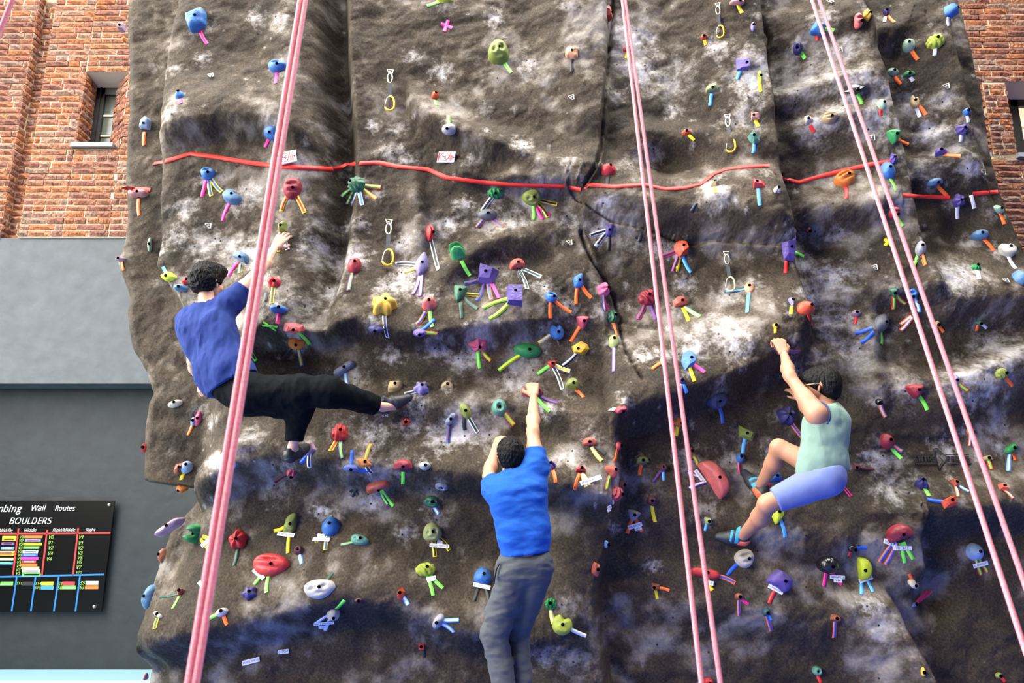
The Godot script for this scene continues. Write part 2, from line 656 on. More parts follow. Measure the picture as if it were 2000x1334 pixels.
func flatten(x0: float, y0: float, x1: float, y1: float) -> void:
	# a smooth panel for the maker's name
	var a := at(x0, y1, -5.45)
	var b := at(x1, y0, -5.45)
	var h00 := height(a.x, a.y)
	var h10 := height(b.x, a.y)
	var h01 := height(a.x, b.y)
	var h11 := height(b.x, b.y)
	for j in NY:
		var v := (ry(j) - a.y) / (b.y - a.y)
		if v < -0.2 or v > 1.2:
			continue
		for i in NX:
			var u := (xat(j, i) - a.x) / (b.x - a.x)
			if u < -0.1 or u > 1.1:
				continue
			var w := sm((minf(u, 1.0 - u) + 0.1) / 0.12) * sm((minf(v, 1.0 - v) + 0.2) / 0.24)
			H[j * NX + i] = lerpf(H[j * NX + i], lerpf(lerpf(h00, h10, u), lerpf(h01, h11, u), v), w)

func build_rock() -> void:
	H.resize(NX * NY)
	H.fill(0.0)
	var le := edge_list([[246, -190, -6.00], [246, 0, -6.00], [244, 62, -6.00], [247, 120, -6.00], [246, 225, -6.00], [239, 275, -6.00], [236, 334, -6.00], [240, 409, -6.00], [235, 469, -6.00], [221, 506, -6.00], [230, 531, -6.00], [252, 586, -6.00], [247, 606, -6.00], [257, 668, -6.00], [262, 685, -6.00], [292, 730, -6.00], [296, 768, -5.90], [289, 788, -5.90], [282, 828, -5.90], [280, 930, -5.90], [283, 943, -5.90], [369, 950, -5.74], [371, 962, -5.74], [366, 985, -5.74], [350, 1007, -5.74], [322, 1037, -5.74], [310, 1075, -5.74], [297, 1120, -5.74], [290, 1150, -5.74], [277, 1185, -5.74], [272, 1220, -5.74], [264, 1258, -5.74], [270, 1267, -5.74], [294, 1276, -5.74], [292, 1295, -5.74], [286, 1318, -5.74], [284, 1400, -5.74]])
	var re := edge_list([[1835, -190, -5.68], [1860, 0, -5.68], [1874, 60, -5.68], [1888, 130, -5.68], [1908, 190, -5.68], [1918, 250, -5.68], [1930, 330, -5.68], [1955, 430, -5.68], [1980, 490, -5.68], [1997, 530, -5.68], [2040, 600, -5.68], [2110, 720, -5.68], [2200, 900, -5.68], [2260, 1400, -5.68]])
	rx_l.resize(NY)
	rx_r.resize(NY)
	for j in NY:
		rx_l[j] = pw(le, ry(j))
		rx_r[j] = pw(re, ry(j))
	for k in 2:   # soften the outline a little
		var c := rx_l.duplicate()
		for j in range(1, NY - 1):
			rx_l[j] = (c[j - 1] + 2 * c[j] + c[j + 1]) / 4
	# edge of the front face against the recessed block on the left: [px, py, z, width]
	var fe := edge_list([[338, -190, -5.45, 0.09, 0.42], [333, 0, -5.45, 0.09, 0.42], [318, 60, -5.45, 0.09, 0.42], [304, 160, -5.45, 0.09, 0.42], [300, 320, -5.45, 0.08, 0.42], [297, 460, -5.45, 0.08, 0.42], [287, 508, -5.45, 0.08, 0.42], [312, 545, -5.45, 0.14, 0.40], [360, 610, -5.45, 0.22, 0.36], [398, 690, -5.45, 0.24, 0.34], [404, 760, -5.45, 0.24, 0.30], [400, 830, -5.45, 0.26, 0.28], [394, 890, -5.45, 0.26, 0.26], [384, 945, -5.45, 0.24, 0.22], [384, 1000, -5.45, 0.24, 0.16], [358, 1080, -5.45, 0.22, 0.15], [334, 1150, -5.45, 0.20, 0.14], [312, 1200, -5.45, 0.20, 0.14], [298, 1240, -5.45, 0.16, 0.14], [314, 1290, -5.45, 0.14, 0.14], [314, 1400, -5.45, 0.14, 0.14]])
	var n1 := noise(11, 0.55, 3)
	var n2 := noise(12, 2.6, 4)
	var n3 := noise(13, 1.3, 4, FastNoiseLite.FRACTAL_RIDGED)
	var n4 := noise(14, 11.0, 3)
	var fe_w := fe.map(func(q): return [q[0], q[2]])
	var fe_d := fe.map(func(q): return [q[0], q[3]])
	for j in NY:
		var y := ry(j)
		var l := rx_l[j]
		var f0 := pw(fe, y)
		var fwid := pw(fe_w, y)
		var fdep := pw(fe_d, y)
		for i in NX:
			var x := xat(j, i)
			var h := 0.05 * n1.get_noise_2d(x, y) + 0.016 * n2.get_noise_2d(x, y * 1.2) - 0.022 * maxf(0.0, n3.get_noise_2d(x + 3.0, y * 1.3)) + 0.004 * n4.get_noise_2d(x, y)
			# step back to the left block
			var t := sm((x - f0 + fwid * 0.7) / fwid)
			h -= fdep * (1.0 - t)
			var rd := 1.0 - (x - f0) / 0.16
			if rd > 0.0:
				h -= 0.05 * minf(rd, 1.0) * minf(rd, 1.0)
			# rounded outer edges
			var e := 1.0 - (x - l) / 0.09
			if e > 0.0:
				h -= 0.10 * e * e
			e = 1.0 - (rx_r[j] - x) / 0.1
			if e > 0.0:
				h -= 0.12 * e * e
			H[j * NX + i] = h
	# gully and panel edges
	vfeat([[648, -200, -0.36], [652, 60, -0.36], [660, 200, -0.36], [666, 330, -0.32], [655, 450, -0.28], [640, 560, -0.26], [630, 640, -0.14], [628, 660, 0.0]], 0.24, 0.13)
	vfeat([[676, -200, 0.04], [684, 330, 0.04], [664, 500, 0.03], [644, 640, 0.0]], 0.10, 0.2)
	vfeat([[560, -200, 0.07], [570, 300, 0.06], [560, 600, 0.0]], 0.3, 0.16)
	vfeat([[1170, -200, 0.14], [1177, 60, 0.14], [1180, 180, 0.13], [1172, 270, 0.12], [1166, 330, 0.1], [1138, 372, 0.0]], 0.75, 0.07)
	vfeat([[1460, -200, 0.24], [1470, 0, 0.24], [1482, 100, 0.24], [1500, 250, 0.24], [1514, 380, 0.22], [1535, 470, 0.18], [1540, 500, 0.14], [1548, 560, 0.16], [1558, 640, 0.18], [1562, 680, 0.12], [1560, 710, 0.0]], 0.8, 0.10)
	vfeat([[1630, -200, 0.26], [1660, 0, 0.26], [1692, 120, 0.26], [1730, 250, 0.26], [1750, 340, 0.24], [1776, 440, 0.22], [1806, 565, 0.18], [1812, 600, 0.0]], 0.75, 0.16)
	vfeat([[1825, -200, 0.2], [1838, 0, 0.2], [1848, 100, 0.2], [1866, 160, 0.2], [1893, 260, 0.18], [1930, 350, 0.10], [1960, 430, 0.0]], 0.45, 0.08)
	vfeat([[1200, 770, 0.0], [1196, 810, 0.2], [1192, 930, 0.28], [1188, 1000, 0.3], [1168, 1075, 0.3], [1152, 1150, 0.28], [1152, 1240, 0.28], [1174, 1334, 0.26], [1190, 1420, 0.26]], 0.7, 0.11)
	vfeat([[1720, 1140, 0.0], [1738, 1180, 0.18], [1762, 1240, 0.22], [1790, 1290, 0.24], [1810, 1334, 0.24], [1830, 1420, 0.24]], 0.5, 0.09)
	vfeat([[1770, 950, 0.0], [1779, 1000, 0.16], [1786, 1060, 0.18], [1802, 1120, 0.14], [1830, 1175, 0.0]], 0.45, 0.07)
	vfeat([[1700, 560, 0.0], [1706, 640, 0.09], [1716, 760, 0.09], [1745, 815, 0.0]], 0.14, 0.14)
	vfeat([[800, 310, 0.0], [812, 360, 0.07], [822, 450, 0.07], [815, 540, 0.0]], 0.16, 0.08)
	vfeat([[1120, 420, 0.0], [1150, 470, 0.05], [1172, 540, 0.08], [1178, 620, 0.08], [1180, 700, 0.0]], 0.35, 0.07)
	# ledges
	hfeat([[400, 735, 0.0], [450, 690, 0.16], [520, 645, 0.24], [600, 648, 0.26], [650, 640, 0.24], [700, 628, 0.24], [780, 652, 0.24], [840, 655, 0.24], [900, 645, 0.22], [1000, 634, 0.22], [1070, 620, 0.15], [1150, 600, 0.0]], 0.75, 0.13)
	hfeat([[372, 948, 0.2], [430, 932, 0.28], [480, 905, 0.28], [540, 890, 0.27], [600, 902, 0.22], [700, 905, 0.22], [850, 918, 0.22], [1000, 938, 0.24], [1100, 952, 0.24], [1160, 965, 0.12], [1190, 975, 0.0]], 0.34, 0.2)
	hfeat([[264, 1262, 0.3], [330, 1244, 0.3], [400, 1222, 0.3], [500, 1205, 0.3], [600, 1180, 0.3], [680, 1160, 0.3], [760, 1168, 0.28], [830, 1195, 0.26], [900, 1222, 0.24], [1000, 1236, 0.22], [1060, 1240, 0.12], [1140, 1245, 0.0]], 0.55, 0.24)
	hfeat([[1186, 800, 0.2], [1210, 800, 0.3], [1290, 778, 0.34], [1380, 748, 0.34], [1450, 718, 0.34], [1530, 684, 0.3], [1560, 660, 0.2], [1600, 640, 0.0]], 0.8, 0.22)
	hfeat([[1100, 352, 0.0], [1140, 372, 0.18], [1200, 385, 0.22], [1280, 405, 0.24], [1400, 425, 0.24], [1500, 440, 0.22], [1535, 460, 0.12], [1552, 470, 0.0]], 0.55, 0.26)
	hfeat([[300, 250, 0.05], [340, 240, 0.17], [430, 222, 0.2], [520, 230, 0.17], [600, 255, 0.08], [640, 270, 0.0]], 0.55, 0.2)
	hfeat([[785, 185, 0.0], [805, 200, 0.14], [830, 222, 0.18], [880, 256, 0.2], [960, 284, 0.2], [1030, 300, 0.1], [1080, 310, 0.0]], 0.3, 0.15)
	hfeat([[840, 325, 0.0], [900, 338, 0.12], [1000, 346, 0.14], [1100, 352, 0.14], [1140, 356, 0.0]], 0.3, 0.13)
	hfeat([[830, 560, 0.0], [880, 525, 0.11], [930, 490, 0.14], [980, 468, 0.14], [1060, 455, 0.08], [1110, 440, 0.0]], 0.22, 0.2)
	hfeat([[1545, 395, 0.0], [1600, 408, 0.15], [1700, 408, 0.15], [1750, 404, 0.0]], 0.3, 0.2)
	hfeat([[1790, 570, 0.1], [1850, 585, 0.22], [1950, 582, 0.22], [2040, 592, 0.22]], 0.45, 0.25)
	hfeat([[1765, 985, 0.0], [1790, 996, 0.2], [1860, 992, 0.22], [1960, 984, 0.22], [2100, 975, 0.2]], 0.34, 0.24)
	hfeat([[1700, 728, 0.0], [1760, 740, 0.1], [1830, 752, 0.16], [1900, 734, 0.18], [2000, 690, 0.18], [2080, 660, 0.18]], 0.16, 0.5)
	hfeat([[1480, 190, 0.0], [1540, 182, 0.1], [1620, 172, 0.12], [1710, 168, 0.0]], 0.13, 0.28)
	hfeat([[1500, 250, 0.0], [1560, 244, 0.1], [1640, 236, 0.12], [1730, 248, 0.0]], 0.14, 0.25)
	hfeat([[1740, 300, 0.0], [1800, 318, 0.1], [1880, 312, 0.1], [1930, 330, 0.0]], 0.14, 0.28)
	hfeat([[1680, 62, 0.05], [1740, 72, 0.16], [1765, 44, 0.1], [1800, 20, 0.0]], 0.3, 0.24)
	hfeat([[1500, 55, 0.0], [1560, 62, 0.1], [1640, 52, 0.08], [1680, 50, 0.0]], 0.3, 0.2)
	hfeat([[1200, 260, 0.0], [1260, 250, 0.08], [1350, 262, 0.1], [1440, 290, 0.05], [1500, 300, 0.0]], 0.2, 0.25)
	hfeat([[400, 800, 0.0], [450, 815, 0.08], [560, 800, 0.1], [700, 770, 0.1], [900, 790, 0.1], [1100, 780, 0.08], [1190, 790, 0.0]], 0.2, 0.4)
	hfeat([[1210, 930, 0.0], [1320, 990, 0.1], [1500, 1015, 0.12], [1650, 1050, 0.1], [1740, 1030, 0.0]], 0.5, 0.3)
	hfeat([[1210, 1190, 0.0], [1400, 1165, 0.1], [1600, 1210, 0.12], [1730, 1200, 0.0]], 0.6, 0.3)
	# hollows and swellings
	bump(1310, 310, 90, 50, -0.10)
	bump(700, 255, 60, 45, -0.05)
	bump(960, 330, 60, 30, -0.05)
	bump(1890, 440, 60, 70, -0.08)
	bump(1740, 85, 40, 40, -0.06)
	bump(620, 770, 160, 60, -0.08)
	bump(1450, 930, 180, 120, -0.06)
	bump(1850, 1160, 70, 70, -0.15)
	bump(1600, 470, 60, 50, -0.06)
	bump(1385, 400, 45, 40, 0.05)
	bump(700, 930, 60, 30, 0.06)
	bump(480, 870, 60, 25, 0.05)
	crack([[1202, -30], [1198, 40], [1190, 95], [1186, 150], [1178, 220], [1174, 290], [1162, 335], [1140, 366]], 0.075, 0.02)
	crack([[1108, 355], [1128, 382], [1160, 405], [1200, 424], [1262, 438], [1300, 452], [1342, 468], [1400, 466], [1470, 478], [1535, 486]], 0.075, 0.02)
	crack([[1136, 440], [1146, 478], [1162, 510], [1182, 538], [1204, 572], [1212, 606], [1216, 640], [1224, 690], [1240, 730], [1248, 750]], 0.075, 0.02)
	crack([[1534, 330], [1532, 400], [1537, 480], [1542, 500]], 0.075, 0.02)
	crack([[1495, 15], [1512, 60], [1506, 130], [1516, 240], [1520, 330]], 0.075, 0.02)
	crack([[1216, 620], [1250, 636], [1285, 642]], 0.03, 0.02)
	flatten(1772, 862, 1908, 932)
	# mesh
	var verts := PackedVector3Array()
	var uvs := PackedVector2Array()
	var idx := PackedInt32Array()
	verts.resize(NX * NY)
	uvs.resize(NX * NY)
	for j in NY:
		var y := ry(j)
		for i in NX:
			var x := xat(j, i)
			verts[j * NX + i] = Vector3(x, y, -5.5 + H[j * NX + i])
			uvs[j * NX + i] = Vector2((x - TX0) / (TX1 - TX0), 1.0 - (y - RY0) / (RY1 - RY0))
	for j in NY - 1:
		for i in NX - 1:
			var k := j * NX + i
			idx.append_array([k, k + NX, k + NX + 1, k, k + NX + 1, k + 1])
	# flanks back to the brick wall
	for sidek in 2:
		var first := verts.size()
		var i0 := 0 if sidek == 0 else NX - 1
		for j in NY:
			var p := verts[j * NX + i0]
			for s in 6:
				var t := (s + 1) / 6.0
				var out := 0.05 * sin(3.0 * p.y + 2.0 * s) * (1.0 if s < 5 else 0.0)
				verts.append(Vector3(p.x + (0.02 * s + out) * (1.0 if sidek == 0 else -1.0), p.y, lerpf(p.z, -7.99, t)))
				uvs.append(Vector2((p.x - TX0 + 0.4 * s) / (TX1 - TX0), 1.0 - (p.y - RY0) / (RY1 - RY0)))
		for j in NY - 1:
			for s in 6:
				var a := j * NX + i0 if s == 0 else first + j * 6 + s - 1
				var b := (j + 1) * NX + i0 if s == 0 else first + (j + 1) * 6 + s - 1
				var c := first + (j + 1) * 6 + s
				var d := first + j * 6 + s
				if sidek == 0:
					idx.append_array([a, d, c, a, c, b])
				else:
					idx.append_array([a, b, c, a, c, d])
	var arr := []
	arr.resize(Mesh.ARRAY_MAX)
	arr[Mesh.ARRAY_VERTEX] = verts
	arr[Mesh.ARRAY_TEX_UV] = uvs
	arr[Mesh.ARRAY_INDEX] = idx
	var am := ArrayMesh.new()
	am.add_surface_from_arrays(Mesh.PRIMITIVE_TRIANGLES, arr)
	var st := SurfaceTool.new()
	st.create_from(am, 0)
	st.generate_normals()
	st.generate_tangents()
	rock_mesh = st.commit()
	rock = thing("climbing_wall", "tall brown and grey artificial rock wall studded with coloured holds", "climbing wall")
	# chalk is laid on by the holds; the surface is finished in finish_rock()
	chalk = Image.create(TW, TH, false, Image.FORMAT_RGBA8)
	chalk.fill(Color(1, 1, 1, 0))
	for k in 5:
		stamps.append(chalk_stamp(40 + k))

var rock: Node3D
var rock_mesh: Mesh
var stamps := []

func chalk_stamp(sd: int) -> Image:
	var n := noise(sd, 0.035, 4)
	var n2 := noise(sd + 50, 0.16, 2)
	var im := Image.create(128, 128, false, Image.FORMAT_RGBA8)
	for y in 128:
		for x in 128:
			var r := Vector2(x - 63.5, y - 63.5).length() / 64.0
			var a := 1.15 - r * 1.25 + 0.75 * n.get_noise_2d(x, y) + 0.35 * n2.get_noise_2d(x, y) - 0.25
			a = clampf(a, 0.0, 1.0) * clampf((1.0 - r) * 6.0, 0.0, 1.0)
			im.set_pixel(x, y, Color(1, 1, 1, a))
	return im

func dust_and_light(px: float, py: float, rpx: float, strength := 0.8, stretch := 1.0) -> void:
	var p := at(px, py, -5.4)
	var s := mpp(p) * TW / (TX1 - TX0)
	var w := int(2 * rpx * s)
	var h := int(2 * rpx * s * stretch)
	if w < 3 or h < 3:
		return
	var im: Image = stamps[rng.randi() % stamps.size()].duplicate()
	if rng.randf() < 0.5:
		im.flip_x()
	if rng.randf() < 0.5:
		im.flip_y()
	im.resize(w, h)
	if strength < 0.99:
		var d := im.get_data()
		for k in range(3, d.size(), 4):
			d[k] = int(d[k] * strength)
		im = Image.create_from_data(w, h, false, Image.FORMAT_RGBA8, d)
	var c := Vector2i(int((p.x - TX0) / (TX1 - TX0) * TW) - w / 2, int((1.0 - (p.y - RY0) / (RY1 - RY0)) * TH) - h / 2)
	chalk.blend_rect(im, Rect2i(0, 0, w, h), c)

func finish_rock() -> void:
	var a := noise(31, 0.0042, 4).get_image(TW, TH).get_data()
	var b := noise(32, 0.02, 5).get_image(TW, TH).get_data()
	var c := noise(33, 0.22, 2).get_image(TW, TH).get_data()
	var e := noise(35, 0.011, 5, FastNoiseLite.FRACTAL_RIDGED).get_image(TW, TH).get_data()
	var ck := chalk.get_data()
	var out := PackedByteArray()
	out.resize(TW * TH * 3)
	var o := 0
	for k in TW * TH:
		var bn := (a[k] * 0.4 + b[k] * 0.4 + c[k] * 0.2) * 0.00392
		var fine := 0.74 + 0.0021 * c[k]
		var g := (a[k] * 0.75 + b[k] * 0.45 + e[k] * 0.2 - 196.0) * 0.006
		g = g if g > 0.0 else 0.0
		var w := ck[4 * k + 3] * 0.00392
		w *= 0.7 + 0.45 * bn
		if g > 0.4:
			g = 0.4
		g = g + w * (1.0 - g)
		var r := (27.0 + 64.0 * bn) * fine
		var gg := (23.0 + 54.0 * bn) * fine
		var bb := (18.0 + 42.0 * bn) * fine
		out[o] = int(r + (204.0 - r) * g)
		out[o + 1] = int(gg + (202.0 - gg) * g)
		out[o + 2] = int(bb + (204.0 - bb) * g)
		o += 3
	var m := StandardMaterial3D.new()
	m.albedo_texture = ImageTexture.create_from_image(Image.create_from_data(TW, TH, false, Image.FORMAT_RGB8, out))
	m.roughness = 0.82
	m.metallic_specular = 0.35
	var ni := noise(36, 0.03, 5).get_image(TW, TH)
	ni.convert(Image.FORMAT_RGBA8)
	ni.bump_map_to_normal_map(5.0)
	m.normal_enabled = true
	m.normal_texture = ImageTexture.create_from_image(ni)
	m.normal_scale = 0.4
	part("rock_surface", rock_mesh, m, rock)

# ---------------------------------------------------------------- climbing holds
# "px py width height turn shape colour depth | tapes: outer[/inner] angle length | tail of the label"
const HOLDS := [
	"385 42 46 48 -20 quad blue 0.35|pk 72 34|high in the top left corner",
	"351 188 18 18 -40 egg blue 0.5|pk 85 9|below the top left fan block",
	"285 246 20 34 10 half paleblue 0.5|or 100 28|on the narrow left flank above the line",
	"241 56 12 20 0 wedge mauve 0.8||jutting past the left silhouette near the top",
	"243 78 8 8 0 blob orange 0.8||at the left silhouette under a mauve nub",
	"543 131 44 25 5 jug blue 0.5|pk 100 26|behind the upper left rope",
	"531 257 32 32 -10 egg blue 0.3|pk 112 24|pocked with bubbles behind the left rope",
	"974 105 42 50 0 face olive 0.5|li 58 30|near the pink tape cross",
	"869 0 34 22 0 oval lime 0.5|li 160 28|cut off by the top edge",
	"849 190 16 19 0 quad redorange 0.6|li 80 11|right of the upper yellow-gated quickdraw",
	"877 251 28 24 0 egg greyhold 0.4|li -95 18|above the right warning sign",
	"1117 106 28 28 0 quad peach 0.4|bk 92 26|alone high on the centre panel",
	"1187 26 16 32 0 crystal brick 0.6||on the crack at the top",
	"1225 97 17 13 0 oval red 0.5|ye 95 14|behind the middle rope near the top",
	"1375 74 13 11 0 quad redorange 0.6|ye 75 12|left of the topmost quickdraw",
	"1453 126 27 28 0 wedge purple 0.5|lb 118 24|on the upper right panel edge",
	"1391 176 25 19 0 half paleolive 0.5|lb 98 26|below the topmost quickdraw",
	"1473 228 15 20 0 wedge dustypink 0.6|ye 70 16|above the pale teal block",
	"1473 270 24 26 0 crystal teal 0.5|lb 88 22|just above the red line",
	"1341 260 17 13 10 quad redorange 0.5|ye 42 16|left of the second right quickdraw",
	"1187 335 32 27 0 ball red 0.5|bk 92 18|touching the red line at the crack",
	"1440 4 32 14 0 jug dustypink 0.5|ye 72 20|cut off above the topmost quickdraw",
	"1470 53 8 20 0 oval lilac 0.8||peeking round the upper panel edge",
	"1484 152 9 32 0 oval lime 0.8|ye 90 18|peeking round the edge beside the purple wedge",
	"1597 57 27 32 10 quad blue 0.5|rd 92 12;li 0 24|between the right ropes at the top",
	"1558 95 18 26 0 ring navy 0.7|li 52 18|left of the right ropes near the top",
	"1675 41 18 30 0 slot salmon 0.6||side by side with the yellow nub",
	"1693 32 20 20 20 lobed yellow 0.6||side by side with a salmon hold",
	"1731 27 13 16 15 tri purple 0.6|wh 105 12;or 52 20|right of the yellow nub",
	"1775 90 24 28 0 ball mint 0.5|or 60 24|left of the yellow-green ridged disc",
	"1827 82 35 30 -15 ridged lime 0.4|wh 92 17|near the right silhouette",
	"1853 23 30 27 10 quad blue 0.5|wh 95 20|top right beside the bricks",
	"1743 142 23 18 10 oval mint 0.4|or 60 22|below the pale mint ball",
	"1775 147 22 13 0 half green 0.5|wh 55 10|below the pale mint ball",
	"1669 175 38 22 0 crystal black 0.5|li 58 26|behind the right ropes",
	"1786 200 17 32 0 cres tan 0.5|wh 72 22;or 42 28|shaped like an ear",
	"1722 205 20 24 0 oval mint 0.4|rd 100 14|on the panel edge right of the ropes",
	"1621 230 28 23 0 slot tan 0.5||left of the right ropes above the line",
	"1579 238 17 22 -20 half cream 0.5|rd 65 16|left of the tan skull-like hold",
	"1744 266 28 33 0 tri green 0.4|or 32 26|pointing down above the line",
	"1887 220 16 14 -20 quad blue 0.6|wh 75 16|near the right brick window",
	"1878 254 22 21 0 lobed purple 0.6|wh 92 17|near the right silhouette above the ledge",
	"1837 302 22 17 0 half purple 0.6|or 5 34|on the pale right ledge",
	"1744 311 14 22 0 lobed purple 0.7||where the red line turns the edge",
	"1732 336 30 40 0 ball blue 0.5|li 62 30|behind the right rope at the red line",
	"1650 352 43 34 -20 slot orange 0.5|rd 82 26|just below the red line at right",
	"406 340 30 24 0 jug blue 0.5|pk 105 40;ye/bu 84 38;ye/bu 58 38|under the red line at left",
	"455 386 38 30 25 cres slate 0.5|pk 120 42|below the red line left of the rope",
	"272 379 37 25 0 bone dustypink 0.6|or 95 36|across the red line on the left flank",
	"238 507 20 13 0 tube mauve 0.6|or 85 18|on the corner of the left flank",
	"331 541 35 20 10 leaf limey 0.5|lb -125 16|left of the first climber's head",
	"366 550 18 18 0 quad red 0.5||tucked behind the first climber's head",
	"355 563 26 20 0 tube slate 0.6||left of the first climber's head",
	"472 505 33 26 30 half slate 0.4|pk 132 36;ye/bu 95 20|above the first climber's raised arm",
	"293 478 9 30 0 oval mint 0.6||seen edge-on beside the left corner",
	"571 368 36 44 0 slot crimson 0.4|ye/rd 122 38;ye/rd 62 42|below the left warning sign",
	"699 362 37 34 0 ridged darkgreen 0.5|pu/li 150 30;pu/li 122 34;wh/lb 104 30;wh/lb 78 30;or/li 5 34;or/li 38 34|right of the gully below the red line",
	"968 377 35 23 0 ridged green 0.5|wh/bk 128 38|hanging under the red line",
	"952 420 38 24 0 oval darkgrey 0.45|or/bu 130 24;or/bu 40 30|below the green ridged hold",
	"555 447 17 24 0 quad olive 0.9|ye/bk 102 42;wh/lb 86 36|held by the first climber",
	"693 518 27 36 0 egg crimson 0.45|pu/li 106 42|in the middle of the left panel",
	"838 456 22 36 -5 fin red 0.6|wh/bk 76 66|above the tall lilac blade",
	"824 518 26 56 10 leaf lilac 0.4|wh/bk 188 46;ye/wh 155 28;pu/wh 102 44;pu/wh 92 46|below the red finned hold",
	"896 498 39 36 -15 spool green 0.6|li 65 36|left of the purple prism",
	"953 540 40 42 20 wedge purple 0.5|bu/dr 158 36;bu/dr 110 40;or/bu 86 34;pk 62 36|upper of the two purple blocks",
	"898 574 30 48 10 tri darkgreen 0.4|ye/bk 5 32;gn 85 34;gn 45 36|left of the two purple blocks",
	"1005 580 33 44 0 cube purple 0.5|li/ye 165 58;li/ye 132 56|lower of the two purple blocks",
	"838 595 27 42 25 tube salmon 0.5|or/bu 115 34;li 85 34|right of the big yellow block",
	"750 600 50 48 0 star yellow 0.45|wh/bk 88 46|largest yellow block on the wall",
	"536 553 36 24 20 fin red 0.5|ye/bk 100 34|right of the left rope near the ledge",
	"545 605 34 21 0 tube blue 0.6|pk 95 22|above the left end of the ledge",
	"573 641 40 24 5 crystal crimson 0.6|li 40 36|tucked under the ledge at left",
	"580 667 33 29 15 cres orange 0.4|bk 130 38;bu/ye 78 42|below the dark red ledge hold",
	"820 650 27 16 0 oval purple 0.6|bu -42 34;or/li 0 26|under the central ledge",
	"735 641 32 18 0 blob navy 0.5||under the ledge below the yellow block",
	"1010 521 32 26 -20 half coral 0.45|wh/gn 22 44;wh/gn 60 42;bk 78 26|above the purple cube",
	"469 668 22 22 0 quad olive 0.5|li/bk 45 44|half hidden behind the first climber's back",
	"1039 386 39 35 0 face olive 0.45|li 80 34;pk 66 38;pk 50 40;ye/bk 45 40;ye/bk 18 40|under the red line left of the crack",
	"1190 449 18 28 0 quad purple 0.5|wh/bk 165 36;wh/bk 130 38;bk 90 34|right of the long crack",
	"1329 487 27 36 0 crystal redorange 0.5|pk/gn 155 32;pk/gn 108 36;ye 98 34;lb 72 40|right of the middle rope below the big crack",
	"1396 361 17 14 0 crystal tan 0.6|ye 85 12|just under the red line at right",
	"1481 362 23 18 0 wedge red 0.5|lb 88 36|under the red line near the panel edge",
	"1130 549 24 30 0 quad blue 0.4|or 100 38;or 58 34|upper of the two with double orange",
	"1076 581 28 20 0 jug blue 0.5|or 95 36;or 42 44|lower of the two with double orange",
	"1138 628 28 32 0 tri rose 0.5|or 120 38|left of the patterned green hold",
	"1085 645 28 36 -20 cres blue 0.5|ye/wh 140 34;bk 75 18|below the ledge's right end",
	"1177 566 24 28 0 lobed pink 0.6|pu/wh 88 36;pk 82 34|beside the crack",
	"1194 620 22 28 0 ridged darkgreen 0.6|or 70 30|netted pattern, right of the rose block",
	"1199 667 21 34 0 egg paleolive 0.5|pu/wh 90 52|below the netted green hold",
	"1266 582 44 34 -15 ridged crimson 0.5|pk/gn 112 36;pu 70 36|behind the middle rope",
	"1329 593 29 25 -15 half coral 0.45|ye 62 32;li/wh 38 40|right of the middle rope above the slanted ledge",
	"1464 563 20 26 0 oval peach 0.35|bk/lb 168 46;lb 97 42|beside the lower right quickdraw",
	"1538 488 23 42 0 wedge purple 0.6|li 20 28;rd 95 34|on the panel corner under the big crack",
	"1517 372 13 15 0 blob cream 0.6||on the panel edge under the red line",
	"1580 450 12 14 0 oval maroon 0.6||in the chalky hollow right of the panel edge",
	"1572 604 36 32 -10 oval redorange 0.45|rd 65 24|above the third climber's raised hand",
	"1672 613 18 14 0 oval mauve 0.6|rd 90 17|left of the long grey pod",
	"1718 633 28 52 40 oval darkgrey 0.45|bu 155 38;bu 128 36;li 80 30|long pod above the third climber",
	"1546 590 13 22 0 tri lilac 0.6|ye 92 18|on the edge above the slanted ledge",
	"1524 682 28 18 -10 blob maroon 0.6|or/bu 12 30;or/bu 55 24|gripped by the third climber",
	"1515 637 14 12 0 tri yellow 0.6|ye 95 10|above the third climber's fist",
	"1745 415 21 25 0 slot crimson 0.5|li 60 26|behind the right rope under the line",
	"1825 358 28 20 -15 half slate 0.5|or 45 30|just above the right piece of red line",
	"1871 392 23 27 0 lobed purple 0.5|wh 95 28|where the right piece of red line ends",
	"1948 410 27 18 10 oval mint 0.4|or 60 26|far right below the red line",
	"1914 460 32 22 -5 oval slate 0.5|or 45 34|far right, above a pale loop",
	"1965 490 30 34 -20 cres pale 0.5|wh 68 30|like a loop at the far right",
	"1798 486 19 32 15 oval greyhold 0.6|li 110 30;or 75 26|right of the ropes on the panel edge",
	"1906 524 19 16 0 ridged green 0.5|wh 68 18|far right under the pale loop",
	"1990 545 26 36 0 ball slate 0.5||cut by the right edge of the photo",
	"1745 570 15 24 -15 tri darkgreen 0.6|rd/li 85 28;rd/li 50 28|left of the right ropes",
	"1783 573 20 21 0 jug blue 0.6|lb/wh 65 34|between the right ropes below the edge",
	"1786 613 15 20 0 tube crimson 0.7|or/wh 142 32;or/wh 125 40|behind the right rope",
	"1830 632 10 14 0 oval tan 0.6|or 50 18|right of the right ropes",
	"1912 630 18 11 0 leaf darkgreen 0.5|or 110 14;wh 30 14|in the shaded right hollow",
	"343 788 29 15 -15 egg cream 0.6||alone on the left flank",
	"378 824 10 20 0 oval paleblue 0.7|or 110 24|seen edge-on at the inner corner",
	"388 818 14 34 10 oval pink 0.5||seen edge-on beneath the first climber",
	"281 875 8 18 0 lobed red 0.8||at the lower left silhouette",
	"352 916 20 26 20 blob brown 0.6||on the bright lower left flank",
	"366 912 22 28 15 egg paleblue 0.6|ye 120 20|on the bright lower left flank",
	"360 950 20 20 30 quad orange 0.6||hanging under the bright left corner",
	"444 905 36 28 0 ball paleblue 0.5||behind the left rope below the first climber",
